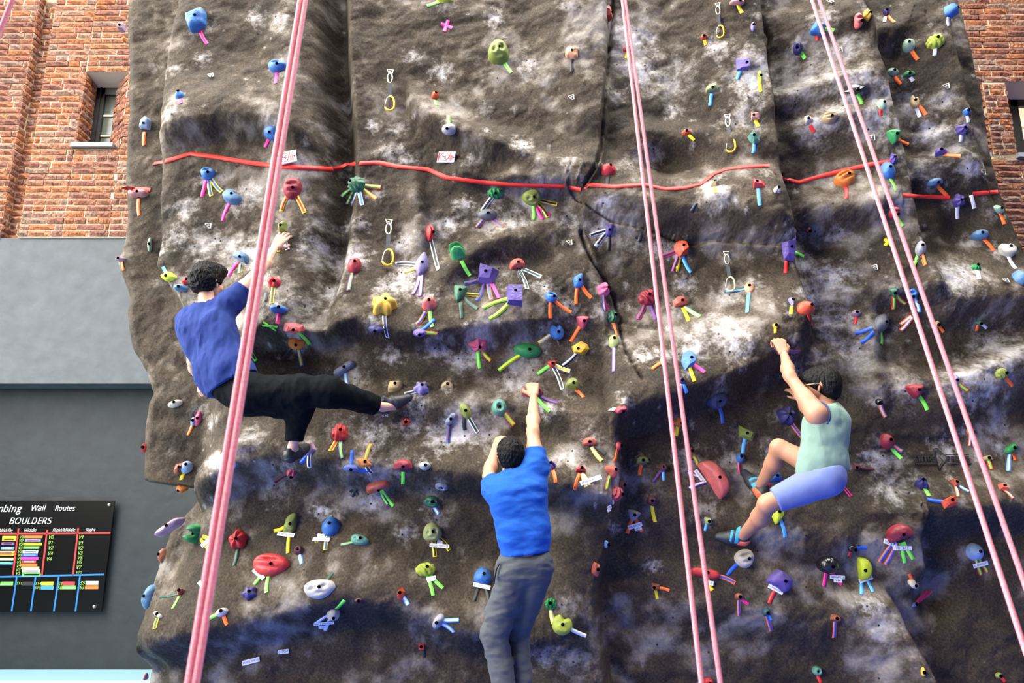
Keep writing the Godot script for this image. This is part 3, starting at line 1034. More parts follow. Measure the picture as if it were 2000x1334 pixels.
	"672 720 46 26 -35 bone greyblue 0.5|lb/wh 78 40|above the first climber's knee",
	"771 757 30 26 0 quad tan 0.45||above the first climber's front foot",
	"823 762 32 31 0 star lilac 0.45|wh/bk 165 24|at the first climber's front toe",
	"874 757 24 18 0 half tan 0.5||right of the lilac star",
	"934 672 38 30 0 lobed pink 0.4|li 90 40;or/li 58 32|below the central ledge",
	"1030 685 58 30 5 oval green 0.45|li/ye 148 58|widest green hold",
	"909 803 20 36 -28 oval olive 0.5|bk 98 30;wh/gn 62 38|left of the teal dome",
	"881 818 28 24 -50 bone greyblue 0.5|bu/dr 100 42|left of the second climber's head",
	"975 796 30 34 0 ring teal 0.5|or/li 50 36|above the second climber's head",
	"793 825 19 17 0 star redorange 0.5||small star below the front foot",
	"664 848 34 42 0 ridged red 0.45|ye/rd 118 26;pu/li 88 36|below the first climber's thigh",
	"712 904 32 17 20 leaf orange 0.5|or/li -75 36;wh/bk 60 18|left of the dark red ledge dome",
	"686 915 32 16 5 half slateblue 0.6|bu -88 32;bu 12 26|under the second ledge",
	"787 911 38 28 0 half crimson 0.5|li 88 26|under the second ledge",
	"830 910 24 17 0 oval palegrey 0.5||right of the dark red ledge dome",
	"739 947 52 28 -22 half rust 0.5|li 58 44;pu/li 70 36|below the second ledge",
	"863 949 28 18 10 ring greyblue 0.4||left of the second climber's shoulder",
	"843 980 33 24 10 face darkgreen 0.5|lb/wh 62 20|below the grey ring",
	"570 922 27 20 30 fin rose 0.5|dr 155 34|under the hanging foot",
	"606 876 22 24 -25 wedge mauve 0.6|bu 118 28;wh/bk 98 30|under the toe of the hanging foot",
	"603 793 14 10 0 oval pink 0.6||peeking out below the first climber's thigh",
	"1078 711 20 17 -10 tri red 0.5|li 145 30;wh/bk 62 52;wh/ye 25 34|above the gripped dark red hold",
	"1133 681 38 25 -12 crystal yellow 0.5|bk/wh 132 42|right of the widest green hold",
	"1117 755 26 29 15 half olive 0.5|or 40 24|right of the second climber's fist",
	"1040 768 46 24 0 ridged crimson 0.6|li 50 42;pu 25 42|gripped by the second climber",
	"1343 705 28 40 15 crystal blue 0.4|ye 72 32;pk 32 32|above the slanted ledge",
	"1330 744 20 13 0 blob navy 0.5|pu/wh 92 24;lb 60 22|on the lip of the slanted ledge",
	"1296 706 13 26 0 oval dustypink 0.5|or 150 24|behind the middle rope above the slanted ledge",
	"1213 800 24 15 -15 half crimson 0.6|wh 185 16|on the corner of the slanted ledge",
	"1399 779 42 40 0 ring darkblue 0.35|bu 70 38|round disc below the slanted ledge",
	"1324 822 26 22 0 star orange 0.5|ye 94 24|behind the middle rope under the slanted ledge",
	"1152 866 28 21 0 half coral 0.5|ye/wh 62 36;bk 35 30|right of the second climber's raised arm",
	"1205 872 14 20 15 oval crimson 0.6|or 95 26|on the lower block's right edge",
	"1077 912 19 22 0 lobed purple 0.6|or 68 26;li 150 14|beside the second climber's sleeve",
	"1134 920 20 14 0 half red 0.6|or 112 36;ye/wh 72 30;ye/wh 55 30|with a lettered tag, right of the blue shirt",
	"1194 921 22 28 0 blob rust 0.6|or/li 108 30|on the block edge above a carved hold",
	"1210 946 16 24 15 oval brown 0.6||above the carved dark red hold",
	"1201 965 24 32 20 ridged crimson 0.6|wh 105 8|carved, with tiny tags, on the block edge",
	"1254 901 28 20 -8 half olive 0.45|or 105 22|right of the lower block edge",
	"1295 914 15 17 0 ring maroon 0.6|pu 125 30;lb 88 20|left of the middle rope low down",
	"1349 882 11 20 15 egg brown 0.6|or/li 55 28|right of the middle rope low down",
	"1390 938 80 46 62 half salmon 0.5|pu/wh 195 34;pu/wh 165 34|biggest salmon half-moon",
	"1458 847 33 22 25 wedge olive 0.45|lb 105 34|left of the third climber's knee",
	"1445 893 16 22 0 egg blue 0.6|pk/bk 92 28|above the third climber's far shoe",
	"1273 978 22 24 -25 leaf maroon 0.5|ye 85 36|left of the middle rope low down",
	"1237 1005 30 26 15 tri greyhold 0.45|or 108 32;or 65 30|with a lettered tag",
	"1535 812 36 40 0 lobed navy 0.5|or/bu 55 42|left of the third climber's chest",
	"1785 762 35 32 -5 tri crimson 0.5|li 50 38|between pale ledge and right ropes",
	"1717 785 15 18 0 tube black 0.6|or/wh 72 28|right of the third climber's shoulder",
	"1731 860 27 33 0 egg crimson 0.5|bu/or 38 30;li 55 38|left of the carved lettering",
	"1800 947 25 28 0 lobed navy 0.55|li 52 18|below the carved lettering",
	"1865 945 15 17 0 wedge rust 0.6|or/wh 72 22;lb/wh 30 28|right of the navy knob",
	"1853 981 29 18 -15 wedge redorange 0.5|bu 185 36|above the dark lower right hollow",
	"1957 953 14 16 0 wedge redorange 0.6|or/wh 40 26|right of the right ropes low down",
	"1973 877 28 24 -30 bone green 0.5|lb/wh 95 38;or 60 18|far right beside the rope",
	"1928 895 24 11 0 quad tan 0.4|rd/li 65 22|right of the carved lettering",
	"1895 842 18 13 0 oval orange 0.5|or/wh 92 28|behind the right rope",
	"1955 730 26 24 -15 ridged olive 0.5|or 45 26|far right on the pale ledge",
	"1865 745 14 28 15 oval lilac 0.5|rd/li 38 28|behind the right rope on the pale ledge",
	"1671 912 14 14 0 wedge maroon 0.6|dr 12 34|right of the third climber's waist",
	"1641 944 15 13 0 ring black 0.6|pk/bk 50 30|under the third climber's seat",
	"1511 936 28 28 -10 half blue 0.5|rd 135 18|seen between the third climber's legs",
	"1518 1003 26 44 15 leaf limey 0.4|lb 65 40|behind the third climber's near calf",
	"334 1030 60 26 -32 bone mauve 0.8||juts out from the lower left silhouette",
	"320 1085 16 30 0 oval brown 0.6||on the lower left flank",
	"297 1166 26 50 12 oval slate 0.6||biggest on the lower left flank",
	"310 1202 24 14 35 bone cream 0.6|ye/gn 110 24|under the slate egg on the flank",
	"385 1043 34 38 20 spool green 0.6|ye 22 36;ye 55 36|left of the left rope low down",
	"467 1055 36 40 0 lobed red 0.5|gn 98 40|right of the left rope low down",
	"354 1158 14 18 0 tri rust 0.6|li 118 32;gn 162 40|left of the left rope low down",
	"434 1195 24 18 -15 egg pale 0.5|or 72 22;li 152 30|on the lowest ledge by the left rope",
	"489 1160 30 28 0 star navy 0.4||below the biggest red hold",
	"284 1322 9 14 0 oval dustypink 0.6||at the foot of the left silhouette",
	"568 1023 28 44 15 quad olive 0.4|ye 98 46;ye 150 26|with a lettered tag beside the blue dome",
	"647 1027 35 40 0 egg blue 0.45|ye/bu 128 34;ye/bu 108 38|with lettered tags",
	"702 1056 38 22 10 face teal 0.5|pu/li 165 28|right of the tagged blue dome",
	"844 1040 38 38 0 face paleolive 0.45|ye/bk 82 38;ye/bk 40 38|with lettered tags",
	"585 1077 19 19 0 ring maroon 0.6|lb/wh 80 20|above the big pale egg",
	"530 1105 80 46 10 slot red 0.4|li 135 34;li 105 40|biggest red hold",
	"625 1150 66 38 -5 face pale 0.4|gn -50 26|biggest pale egg above the lowest ledge",
	"831 1114 44 30 -10 ridged lime 0.45|li 70 44;li 48 40|with a lettered tag left of the grey trousers",
	"943 1127 36 37 0 ball blue 0.35|bk 112 40;bk 72 42|beside the second climber's thigh",
	"783 1160 16 23 0 crystal redorange 0.6|lb/wh 55 20|just above the lowest ledge",
	"650 1196 28 28 -20 egg pale 0.45|li -45 26;wh 150 32;wh 115 30|on the lowest ledge with tags",
	"855 1213 30 20 -55 egg greyhold 0.5|lb/wh -2 36;lb/wh 28 34|on the lowest ledge",
	"824 1262 12 11 0 cube red 0.6|bk 72 20|alone under the lowest ledge",
	"700 1172 16 9 0 oval maroon 0.4||on the crest of the lowest ledge",
	"1076 1180 26 25 0 ridged green 0.5|ye/wh 88 34|right of the second climber's leg",
	"1098 1220 40 40 0 cres lime 0.4|wh 28 40|notched, right of the second climber's knee",
	"1182 1062 9 16 0 oval paleblue 0.7||peeking past the lower block's edge",
	"1163 1111 15 30 10 quad rust 0.7||peeking past the lower block's edge",
	"1280 1147 17 14 0 wedge brown 0.6|or 8 24;ye 82 20|left of the lower middle rope",
	"1378 1120 56 30 12 bone red 0.45|or/bu 12 44;ye 72 26|behind the lower middle rope",
	"1453 1091 38 38 -10 slot cream 0.5|bu 140 36|below the third climber's near shoe",
	"1443 1165 17 14 0 oval brown 0.6|or/bu 90 36;pk 45 20|below the cream two-holed block",
	"1382 1017 15 16 0 quad paleolive 0.6|lb 105 16|left of the third climber's near shoe",
	"1496 1195 20 14 0 quad darkteal 0.6|lb 60 14;or/bu 72 36|low on the right panel",
	"1383 1331 22 16 0 half red 0.6|bu 160 18|cut by the bottom edge behind the rope",
	"1757 1045 50 42 -20 half crimson 0.45|or/bu 128 52;or/bu 110 52;li 80 44;li 62 42|white-rimmed, with lettered tags",
	"1902 1078 32 34 0 ball paleblue 0.45|rd/li 75 38;rd/li 55 40|far right low down with a tag",
	"1616 1102 44 36 0 oval black 0.5|pk 100 34;pk 62 38|glossy, with lettered tag",
	"1682 1110 46 36 90 half limey 0.4|lb 88 38;lb 62 40|tagged, beside the glossy black hold",
	"1664 1071 20 15 0 oval black 0.5|bu -5 24;rd 115 12|above the yellow-green half-moon",
	"1524 1135 46 44 25 quad purple 0.35|rd 120 36|with a lettered tag low on the right panel",
	"1631 1208 20 16 10 crystal brown 0.6|or/bu 92 34|below the glossy black hold",
	"1595 1310 18 18 0 ring teal 0.7|rd 75 20|near the bottom edge",
	"1783 1138 20 16 25 cres cream 0.6|or -110 14|in the lower right notch",
	"1785 1181 18 9 -30 leaf slateblue 0.5|or/pk -48 34;or/pk -38 40|in the lower right notch",
	"1803 1312 9 18 0 oval yellow 0.7||at the foot of the lower right ridge",
	"1950 1319 14 12 0 oval olive 0.5|rd 40 14|low in the far right hollow",
]
# tags with lettering: [px, py, width, height, turn, words]
const TAGS := [
	[559, 1045, 34, 8, 8, "TO MACHELIN V2"], [628, 1048, 15, 7, 10, "V5+"], [628, 1055, 34, 7, 4, "BONNIES WOB"],
	[506, 1123, 32, 8, 38, "V1 TAKANE IT"], [859, 1060, 10, 7, 4, "V2"], [858, 1067, 38, 7, 3, "WHOLE WHEATE"],
	[842, 1132, 18, 9, -18, "ST 6KM"], [941, 1146, 34, 8, 12, "EX HAMMOCK V3"], [632, 1215, 38, 7, 6, "VAX 2 SPRINKLE"],
	[630, 1222, 15, 7, 4, "V6"], [1153, 939, 46, 9, -22, "V8 BE CLAP HIM"], [1366, 932, 30, 9, 58, "V2+ SWINGS 70M"],
	[1240, 1027, 28, 8, -17, "PEBBLE 1x2"], [1246, 1032, 14, 7, -12, "V2"], [1188, 990, 9, 7, -20, "V2"], [1187, 996, 7, 6, -20, "2"],
	[1634, 1127, 30, 7, 3, "SQUAMPY LA"], [1635, 1134, 17, 7, 3, "V4+"], [1690, 1132, 28, 8, -17, "EGG HAAA V5"],
	[1514, 1151, 30, 8, 28, "V3 PIRATE BOY"], [1738, 1060, 24, 9, 20, "V0  LA"], [1762, 1070, 34, 8, -3, "V0+ BLE"],
	[1913, 1102, 32, 8, -12, "V1 SPACED IT"], [402, 1061, 18, 8, -42, "V2-H"], [491, 1291, 34, 9, -14, "MOOSE RUN V6"], [554, 1272, 20, 8, -4, "2-POP"],
	[396, 1145, 24, 7, 40, "V3 DAVE"], [1386, 1139, 14, 8, 8, "V-2"],
]
var hcol := {
	"blue": [rgb(58, 116, 186), "blue"], "paleblue": [rgb(150, 178, 214), "pale blue"], "mauve": [rgb(166, 132, 146), "mauve"], "orange": [rgb(226, 130, 46), "orange"],
	"olive": [rgb(134, 146, 62), "olive green"], "lime": [rgb(172, 186, 62), "yellow-green"], "limey": [rgb(196, 212, 44), "bright lime"], "redorange": [rgb(214, 76, 40), "orange-red"],
	"greyhold": [rgb(150, 150, 156), "grey"], "peach": [rgb(222, 160, 120), "peach"], "brick": [rgb(176, 74, 58), "brick red"], "red": [rgb(206, 52, 52), "red"],
	"purple": [rgb(94, 74, 150), "purple"], "paleolive": [rgb(166, 174, 112), "pale olive"], "dustypink": [rgb(206, 146, 140), "dusty pink"], "teal": [rgb(96, 152, 132), "teal"],
	"lilac": [rgb(140, 128, 180), "lilac"], "navy": [rgb(58, 52, 110), "dark navy"], "salmon": [rgb(212, 104, 98), "salmon"], "yellow": [rgb(236, 190, 62), "yellow"],
	"mint": [rgb(158, 186, 156), "pale mint"], "green": [rgb(42, 140, 76), "green"], "black": [rgb(30, 31, 34), "black"], "tan": [rgb(196, 170, 122), "tan"],
	"cream": [rgb(206, 196, 176), "cream"], "crimson": [rgb(160, 44, 58), "dark red"], "darkgreen": [rgb(48, 104, 74), "dark green"], "darkgrey": [rgb(96, 100, 108), "dark grey"],
	"slate": [rgb(88, 128, 166), "slate blue"], "coral": [rgb(216, 100, 80), "coral"], "rose": [rgb(186, 74, 96), "rose"], "pink": [rgb(214, 92, 128), "pink"],
	"maroon": [rgb(92, 44, 54), "maroon"], "brown": [rgb(138, 76, 54), "brown"], "greyblue": [rgb(126, 134, 156), "grey-blue"], "palegrey": [rgb(162, 172, 162), "pale grey"],
	"slateblue": [rgb(92, 108, 176), "slate blue"], "rust": [rgb(180, 84, 66), "rust red"], "pale": [rgb(186, 182, 174), "pale grey"], "darkblue": [rgb(58, 74, 104), "dark blue"], "darkteal": [rgb(34, 74, 82), "dark teal"],
}
var tcol := {
	"pk": [rgb(246, 44, 140), "pink"], "or": [rgb(255, 110, 40), "orange"], "ye": [rgb(250, 222, 30), "yellow"], "li": [rgb(128, 240, 84), "lime"], "wh": [rgb(240, 240, 244), "white"],
	"bk": [rgb(34, 34, 38), "black"], "lb": [rgb(92, 176, 236), "light blue"], "bu": [rgb(34, 92, 196), "blue"], "pu": [rgb(96, 48, 120), "purple"], "rd": [rgb(226, 44, 46), "red"],
	"gn": [rgb(34, 70, 54), "dark green"], "dr": [rgb(92, 30, 44), "dark red"],
}
const WORDS := {"quad": "blocky", "egg": "egg-shaped", "half": "half-round", "wedge": "wedge", "blob": "lumpy", "jug": "jug", "face": "dimpled", "oval": "oval", "crystal": "faceted", "ball": "domed", "ring": "round", "slot": "slotted", "lobed": "knobbly", "tri": "three-cornered", "ridged": "ridged", "cres": "crescent", "bone": "bone-shaped", "tube": "tubular", "leaf": "pointed oval", "fin": "finned", "spool": "spool-shaped", "star": "star-shaped", "cube": "cube"}
var hmats := {}
var tmats := {}
var htex: ImageTexture
var hnrm: ImageTexture

func hold_mat(c: String) -> StandardMaterial3D:
	if not hmats.has(c):
		var m := mat(hcol[c][0], 0.18 if c == "black" else 0.55)
		m.albedo_texture = htex
		m.normal_enabled = true
		m.normal_texture = hnrm
		m.normal_scale = 0.4
		m.uv1_triplanar = true
		m.uv1_scale = Vector3.ONE * 4.0
		hmats[c] = m
	return hmats[c]

func tape_mat(c: String) -> StandardMaterial3D:
	if not tmats.has(c):
		tmats[c] = mat(tcol[c][0], 0.5)
	return tmats[c]

func poly_r(n: int, th: float, rnd: float) -> float:
	var s := TAU / n
	var t := fposmod(th, s) - s / 2
	return lerpf(cos(s / 2) / cos(t) * 1.12, 1.0, rnd)

func rim(shape: String, th: float, sd: float) -> float:
	match shape:
		"egg": return 1.0 - 0.16 * sin(th) + 0.05 * sin(2 * th + sd)
		"quad": return poly_r(4, th + PI / 4 + 0.3 * sin(sd), 0.3) * (1.0 + 0.10 * sin(th * 2 + sd) + 0.07 * sin(3 * th + 2 * sd))
		"half": return minf(1.05, 0.42 / maxf(0.01, -sin(th))) if sin(th) < 0 else 1.0
		"blob": return 1.0 + 0.13 * sin(2 * th + sd) + 0.10 * sin(3 * th + 2 * sd) + 0.05 * sin(5 * th)
		"jug": return 1.0 + 0.08 * sin(3 * th + sd) - 0.1 * cos(2 * th)
		"face": return 1.0 + 0.05 * sin(3 * th + sd)
		"tri": return poly_r(3, th - PI / 6, 0.22) * 1.08
		"star": return 0.9 + 0.17 * cos(5 * th + sd) + 0.04 * sin(2 * th)
		"bone": return 0.50 + 0.55 * pow(absf(cos(th)), 1.3)
		"cres": return 1.02 - 0.5 * exp(-pow(wrapf(th - 1.2, -PI, PI) / 0.42, 2))
		"leaf": return 1.05 / pow(pow(absf(cos(th)), 1.25) + pow(absf(sin(th)), 1.25), 0.8)
		"lobed": return 0.95 + 0.10 * cos(5 * th + sd) + 0.05 * sin(3 * th + sd)
		"spool": return 0.50 + 0.44 * pow(absf(sin(th)), 0.9) + 0.16 * absf(sin(2 * th))
		"fin": return 0.98 - 0.22 * absf(cos(th))
		"slot": return 1.0 + 0.05 * sin(2 * th + sd) + 0.04 * sin(3 * th)
		"ridged": return 0.96 + 0.05 * cos(9 * th)
		"tube": return 0.86 + 0.16 * cos(2 * th)
	return 1.0 + 0.02 * sin(3 * th + sd)

func swell(shape: String, q: Vector2, rho: float, th: float, p: float, sd: float) -> float:
	# how far a hold stands out at a point of its outline square
	var zz := pow(maxf(0.0, 1.0 - pow(rho, p)), 1.0 / p)
	match shape:
		"jug": zz *= 1.0 - 0.55 * exp(-(pow(q.x / 0.5, 2) + pow((q.y - 0.42) / 0.28, 2)))
		"ridged": zz *= 0.80 + 0.20 * sin(13.0 * (q.x + 0.3 * sin(sd) * q.y) + 1.2 * sin(2.5 * q.y))
		"slot": zz *= 1.0 - 0.5 * exp(-(pow(q.x / 0.62, 2) + pow((q.y - 0.25) / 0.14, 2))) - 0.28 * exp(-(pow(q.x / 0.7, 2) + pow((q.y + 0.38) / 0.12, 2)))
		"ring": zz *= 1.0 - 0.45 * exp(-pow(rho / 0.36, 4))
		"face": zz *= 1.0 - 0.3 * exp(-(pow((q.x - 0.35) / 0.2, 2) + pow((q.y - 0.1) / 0.25, 2))) - 0.3 * exp(-(pow((q.x + 0.35) / 0.2, 2) + pow((q.y + 0.1) / 0.22, 2))) - 0.25 * exp(-(pow(q.x / 0.4, 2) + pow((q.y + 0.5) / 0.13, 2)))
		"lobed": zz *= 0.9 + 0.14 * cos(5 * th + sd) * sin(rho * 3.0)
		"fin": zz *= 1.0 - 0.6 * exp(-pow(q.x / 0.13, 2))
		"spool": zz *= 0.38 + 0.75 * clampf((absf(q.y) - 0.14) * 4.0, 0.0, 1.0)
		"half": zz *= 1.0 + 0.25 * q.y
		"cres": zz *= 0.9 - 0.3 * q.y
		"bone": zz *= 0.7 + 0.45 * q.x * q.x
		"tube": zz *= 1.1 - 0.25 * q.x
	return zz * (1.0 + 0.05 * sin(4.0 * q.x + sd) * sin(5.0 * q.y + sd))

func hold_mesh(shape: String, w: float, h: float, d: float, sd: float) -> ArrayMesh:
	var st := stt()
	var facet := shape in ["wedge", "crystal", "cube"]
	var S := 30 if shape != "ridged" else 48
	var K := 10
	var p := 2.2
	match shape:
		"ball", "egg", "oval": p = 2.0
		"half", "cres", "quad", "star", "tri": p = 2.8
		"ring", "leaf": p = 2.4
	var pts := []
	if facet:
		# a block with flat faces: outline, shoulder and an off-centre top
		var n := 4 if shape != "crystal" else 6
		S = n
		K = 3
		var lean := Vector2(0.18 * sin(sd), 0.14 * cos(sd * 1.7))
		for k in 4:
			var rowp := []
			for s in n:
				var th := TAU * (s + 0.5) / n + (0.25 * sin(sd + s) if shape != "cube" else 0.0)
				var r0: float = (1.32 if n == 4 else 1.05) * (1.0 + (0.14 * sin(sd * 3.0 + s * 2.1) if shape != "cube" else 0.0))
				var f: float = [1.0, 0.97, 0.62 if shape != "cube" else 0.86, 0.0][k]
				var zz: float = [-0.05, 0.16, 0.86, 1.0 if shape == "crystal" else 0.9][k]
				var q := Vector2(cos(th) * w / 2, sin(th) * h / 2) * r0 * f
				if k >= 2 and shape != "cube":
					q += lean * Vector2(w, h)
					zz += 0.22 * sin(th + sd) * (1.0 if k == 2 else 0.0)
				rowp.append(Vector3(q.x, q.y, d * zz))
			pts.append(rowp)
	else:
		for k in K + 1:
			var rho := 1.0 - float(k) / K
			if k == 0:
				rho = 1.0
			var rowp := []
			for s in S:
				var th := TAU * s / S
				var rr := rim(shape, th, sd) * rho
				var q := Vector2(cos(th) * rr, sin(th) * rr)
				var zz := swell(shape, q, rho, th, p, sd)
				rowp.append(Vector3(q.x * w / 2, q.y * h / 2, d * zz - (0.012 if k == 0 else 0.0)))
			pts.append(rowp)
	st.set_smooth_group(-1 if facet else 0)
	for k in pts.size() - 1:
		for s in S:
			var u := (s + 1) % S
			var a: Vector3 = pts[k][s]
			var b: Vector3 = pts[k][u]
			var c: Vector3 = pts[k + 1][u]
			var e: Vector3 = pts[k + 1][s]
			if c.is_equal_approx(e):
				tri(st, a, e, b)
			else:
				tri(st, a, e, b)
				tri(st, b, e, c)
	if not facet:
		st.index()
	st.generate_normals()
	return st.commit()

func ribbon(points: Array, width: float, lift: float, origin: Vector3) -> ArrayMesh:
	# a strip of tape lying on the rock through the given pixels
	var st := stt()
	st.set_smooth_group(0)
	var ps := []
	var ns := []
	for q in points:
		var p := hit(q.x, q.y)
		ps.append(p)
		ns.append(normal_at(p, 0.03))
	for k in ps.size():   # keep a strip from diving into a hollow behind an edge
		if k > 0 and k < ps.size() - 1 and absf(ps[k].z - (ps[k - 1].z + ps[k + 1].z) / 2) > 0.12:
			ps[k] = (ps[k - 1] + ps[k + 1]) / 2
	var le := []
	var ri := []
	for k in ps.size():
		var t: Vector3 = (ps[mini(k + 1, ps.size() - 1)] - ps[maxi(k - 1, 0)]).normalized()
		var side: Vector3 = t.cross(ns[k]).normalized()
		var c: Vector3 = ps[k] + ns[k] * lift - origin
		le.append(c - side * width / 2)
		ri.append(c + side * width / 2)
	for k in ps.size() - 1:
		quad(st, le[k], le[k + 1], ri[k + 1], ri[k])
		var dn: Vector3 = ns[k] * 0.0035
		quad(st, le[k + 1], le[k], le[k] - dn, le[k + 1] - dn)
		quad(st, ri[k], ri[k + 1], ri[k + 1] - dn, ri[k] - dn)
	st.index()
	st.generate_normals()
	return st.commit()

func frame_at(p: Vector3, turn: float, e := 0.05) -> Basis:
	var n := (normal_at(p, e) + Vector3(0, 0, 0.35)).normalized()
	var x := (Vector3.RIGHT - n * n.x).normalized()
	return Basis(x, n.cross(x), n) * Basis(Vector3.BACK, deg_to_rad(turn))

func build_holds() -> void:
	htex = noise_tex(51, 0.02, 4, Color(0.72, 0.72, 0.72), Color(1, 1, 1), 128)
	hnrm = normal_tex(52, 0.06, 3, 4.0, 128)
	var bolt_mesh := CylinderMesh.new()
	bolt_mesh.top_radius = 0.0108
	bolt_mesh.bottom_radius = 0.0118
	bolt_mesh.height = 0.006
	bolt_mesh.radial_segments = 12
	bolt_mesh.rings = 1
	var bolt_mat := mat(rgb(9, 8, 8), 1.0)
	bolt_mat.metallic_specular = 0.0
	var k := 0
	for row in HOLDS:
		var f: PackedStringArray = row.split("|")
		var v: PackedStringArray = f[0].split(" ")
		var px := float(v[0])
		var py := float(v[1])
		var shape := v[5]
		var p := hit(px, py)
		var s := mpp(p)
		var w := float(v[2]) * s
		var h := float(v[3]) * s
		var d := minf(w, h) * float(v[7]) * 1.25
		var area := float(v[2]) * float(v[3])
		var label: String = ("large " if area > 1450 else "small " if area < 300 else "") + hcol[v[6]][1] + " " + WORDS[shape] + " hold"
		var names := []
		if f[1] != "":
			for t in f[1].split(";"):
				for c in t.split(" ")[0].split("/"):
					if not tcol[c][1] in names:
						names.append(tcol[c][1])
			var both := " with " + " and ".join(PackedStringArray(names.slice(0, 2))) + " tape"
			var fits := (label + both + " " + f[2]).split(" ", false).size()
			label += both if fits <= 16 else (" with %s tape" % names[0]) if fits - 2 <= 16 else ""
		label += ", " + f[2]
		var o := thing("climbing_hold", label, "climbing hold", p, "climbing holds bolted to the rock wall")
		var fb := frame_at(p, -float(v[4]), clampf(minf(w, h) * 0.5, 0.03, 0.06))
		var body := part("grip", hold_mesh(shape, w, h, d, k * 1.37), hold_mat(v[6]), o, Transform3D(fb, Vector3.ZERO))
		if area > 130:
			var bq := Vector2(0.12, 0.04)
			if shape in ["fin", "slot", "jug"]:
				bq = Vector2(0.24, -0.16)
			elif shape == "spool":
				bq = Vector2(0.0, 0.0)
			var bo := Vector3(bq.x * w / 2, bq.y * h / 2, d * swell(shape, bq, bq.length(), bq.angle(), 2.2, k * 1.37) + 0.001)
			if shape in ["cube", "wedge", "crystal"]:
				bo = Vector3(0.18 * sin(k * 1.37) * w, 0.14 * cos(k * 1.37 * 1.7) * h, d * (0.9 if shape != "crystal" else 0.99))
				if shape == "cube":
					bo = Vector3(0, h * 0.1, d * 0.89)
			part("bolt", bolt_mesh, bolt_mat, o, Transform3D(fb * Basis(Vector3.RIGHT, PI / 2), fb * bo))
		if f[1] != "":
			for t in f[1].split(";"):
				var q: PackedStringArray = t.split(" ")
				var an := deg_to_rad(float(q[1]))
				var len := float(q[2])
				var dir := Vector2(cos(an), sin(an))
				var tr := deg_to_rad(float(v[4]))
				var ld := dir.rotated(-tr)
				var r0 := 0.72 / sqrt(pow(ld.x / (float(v[2]) / 2), 2) + pow(ld.y / (float(v[3]) / 2), 2))
				# the outer end of the strip is what the photograph shows; lengths run from the rim of the hold
				var pts := []
				var bend := rng.randf_range(-0.06, 0.06)
				for n in 5:
					var u := n / 4.0
					pts.append(Vector2(px, py) + dir.rotated(bend * u * u * 2.0) * (r0 + u * len * 0.92))
				var cols := q[0].split("/")
				var tw := (8.0 if cols.size() == 2 else 7.0) * s * (0.8 if area < 260 else 1.0)
				var strip := part("route_tape", ribbon(pts, tw, 0.004, p), tape_mat(cols[0]), o)
				if cols.size() == 2:
					part("stripe", ribbon(pts.slice(0, 4) + [pts[3].lerp(pts[4], 0.8)], tw * 0.5, 0.0062, p), tape_mat(cols[1]), strip)
		# chalk handled onto the rock round the hold
		if py < 1000:
			dust_and_light(px, py - float(v[3]) * 0.15, maxf(float(v[2]), float(v[3])) * rng.randf_range(0.85, 1.3), rng.randf_range(0.35, 0.75))
		else:
			dust_and_light(px, py, maxf(float(v[2]), float(v[3])) * rng.randf_range(0.6, 1.0), rng.randf_range(0.1, 0.3))
		k += 1
	build_tags()
	build_chalk()
	finish_rock()

func build_tags() -> void:
	var paper := mat(rgb(240, 240, 242), 0.6)
	var ink := mat(rgb(26, 26, 30), 0.7)
	var font := SystemFont.new()
	font.font_names = PackedStringArray(["Droid Sans"])
	var shown := {}
	for t in TAGS:
		var p := hit(t[0], t[1])
		var s := mpp(p)
		var n := normal_at(p, 0.05)
		var near := ""
		var best := 1e9
		for row in HOLDS:
			var v: PackedStringArray = row.split(" ")
			var dd := Vector2(float(v[0]) - t[0], float(v[1]) - t[1]).length()
			if dd < best:
				best = dd
				near = hcol[v[6]][1] + " " + WORDS[v[5]]
		var o := thing("name_tag", "white paper strip lettered %s by the %s hold" % [t[5], near], "tag", p + n * 0.01, "lettered tags on the rock")
		var fb := frame_at(p, -t[4])
		var w: float = t[2] * s
		var h: float = t[3] * s
		part("paper", box(Vector3(-w / 2, -h / 2, 0), Vector3(w / 2, h / 2, 0.002)), paper, o, Transform3D(fb, Vector3.ZERO))
		part("lettering", text_mesh(t[5], w * 0.92, h * 0.62, 0.0012), ink, o, Transform3D(fb, fb * Vector3(0, 0, 0.0022)))

func text_mesh(words: String, w: float, h: float, depth: float, serif := false) -> TextMesh:
	# lettering fitted into a width and a cap height
	var font := SystemFont.new()
	font.font_names = PackedStringArray(["Droid Serif" if serif else "Droid Sans"])
	var tm := TextMesh.new()
	tm.text = words
	tm.font = font
	tm.font_size = 24
	tm.depth = depth
	tm.curve_step = 4.0
	tm.pixel_size = h / 18.0
	var wide := font.get_string_size(words, HORIZONTAL_ALIGNMENT_LEFT, -1, 24).x * tm.pixel_size
	if wide > w:
		tm.pixel_size *= w / wide
	return tm

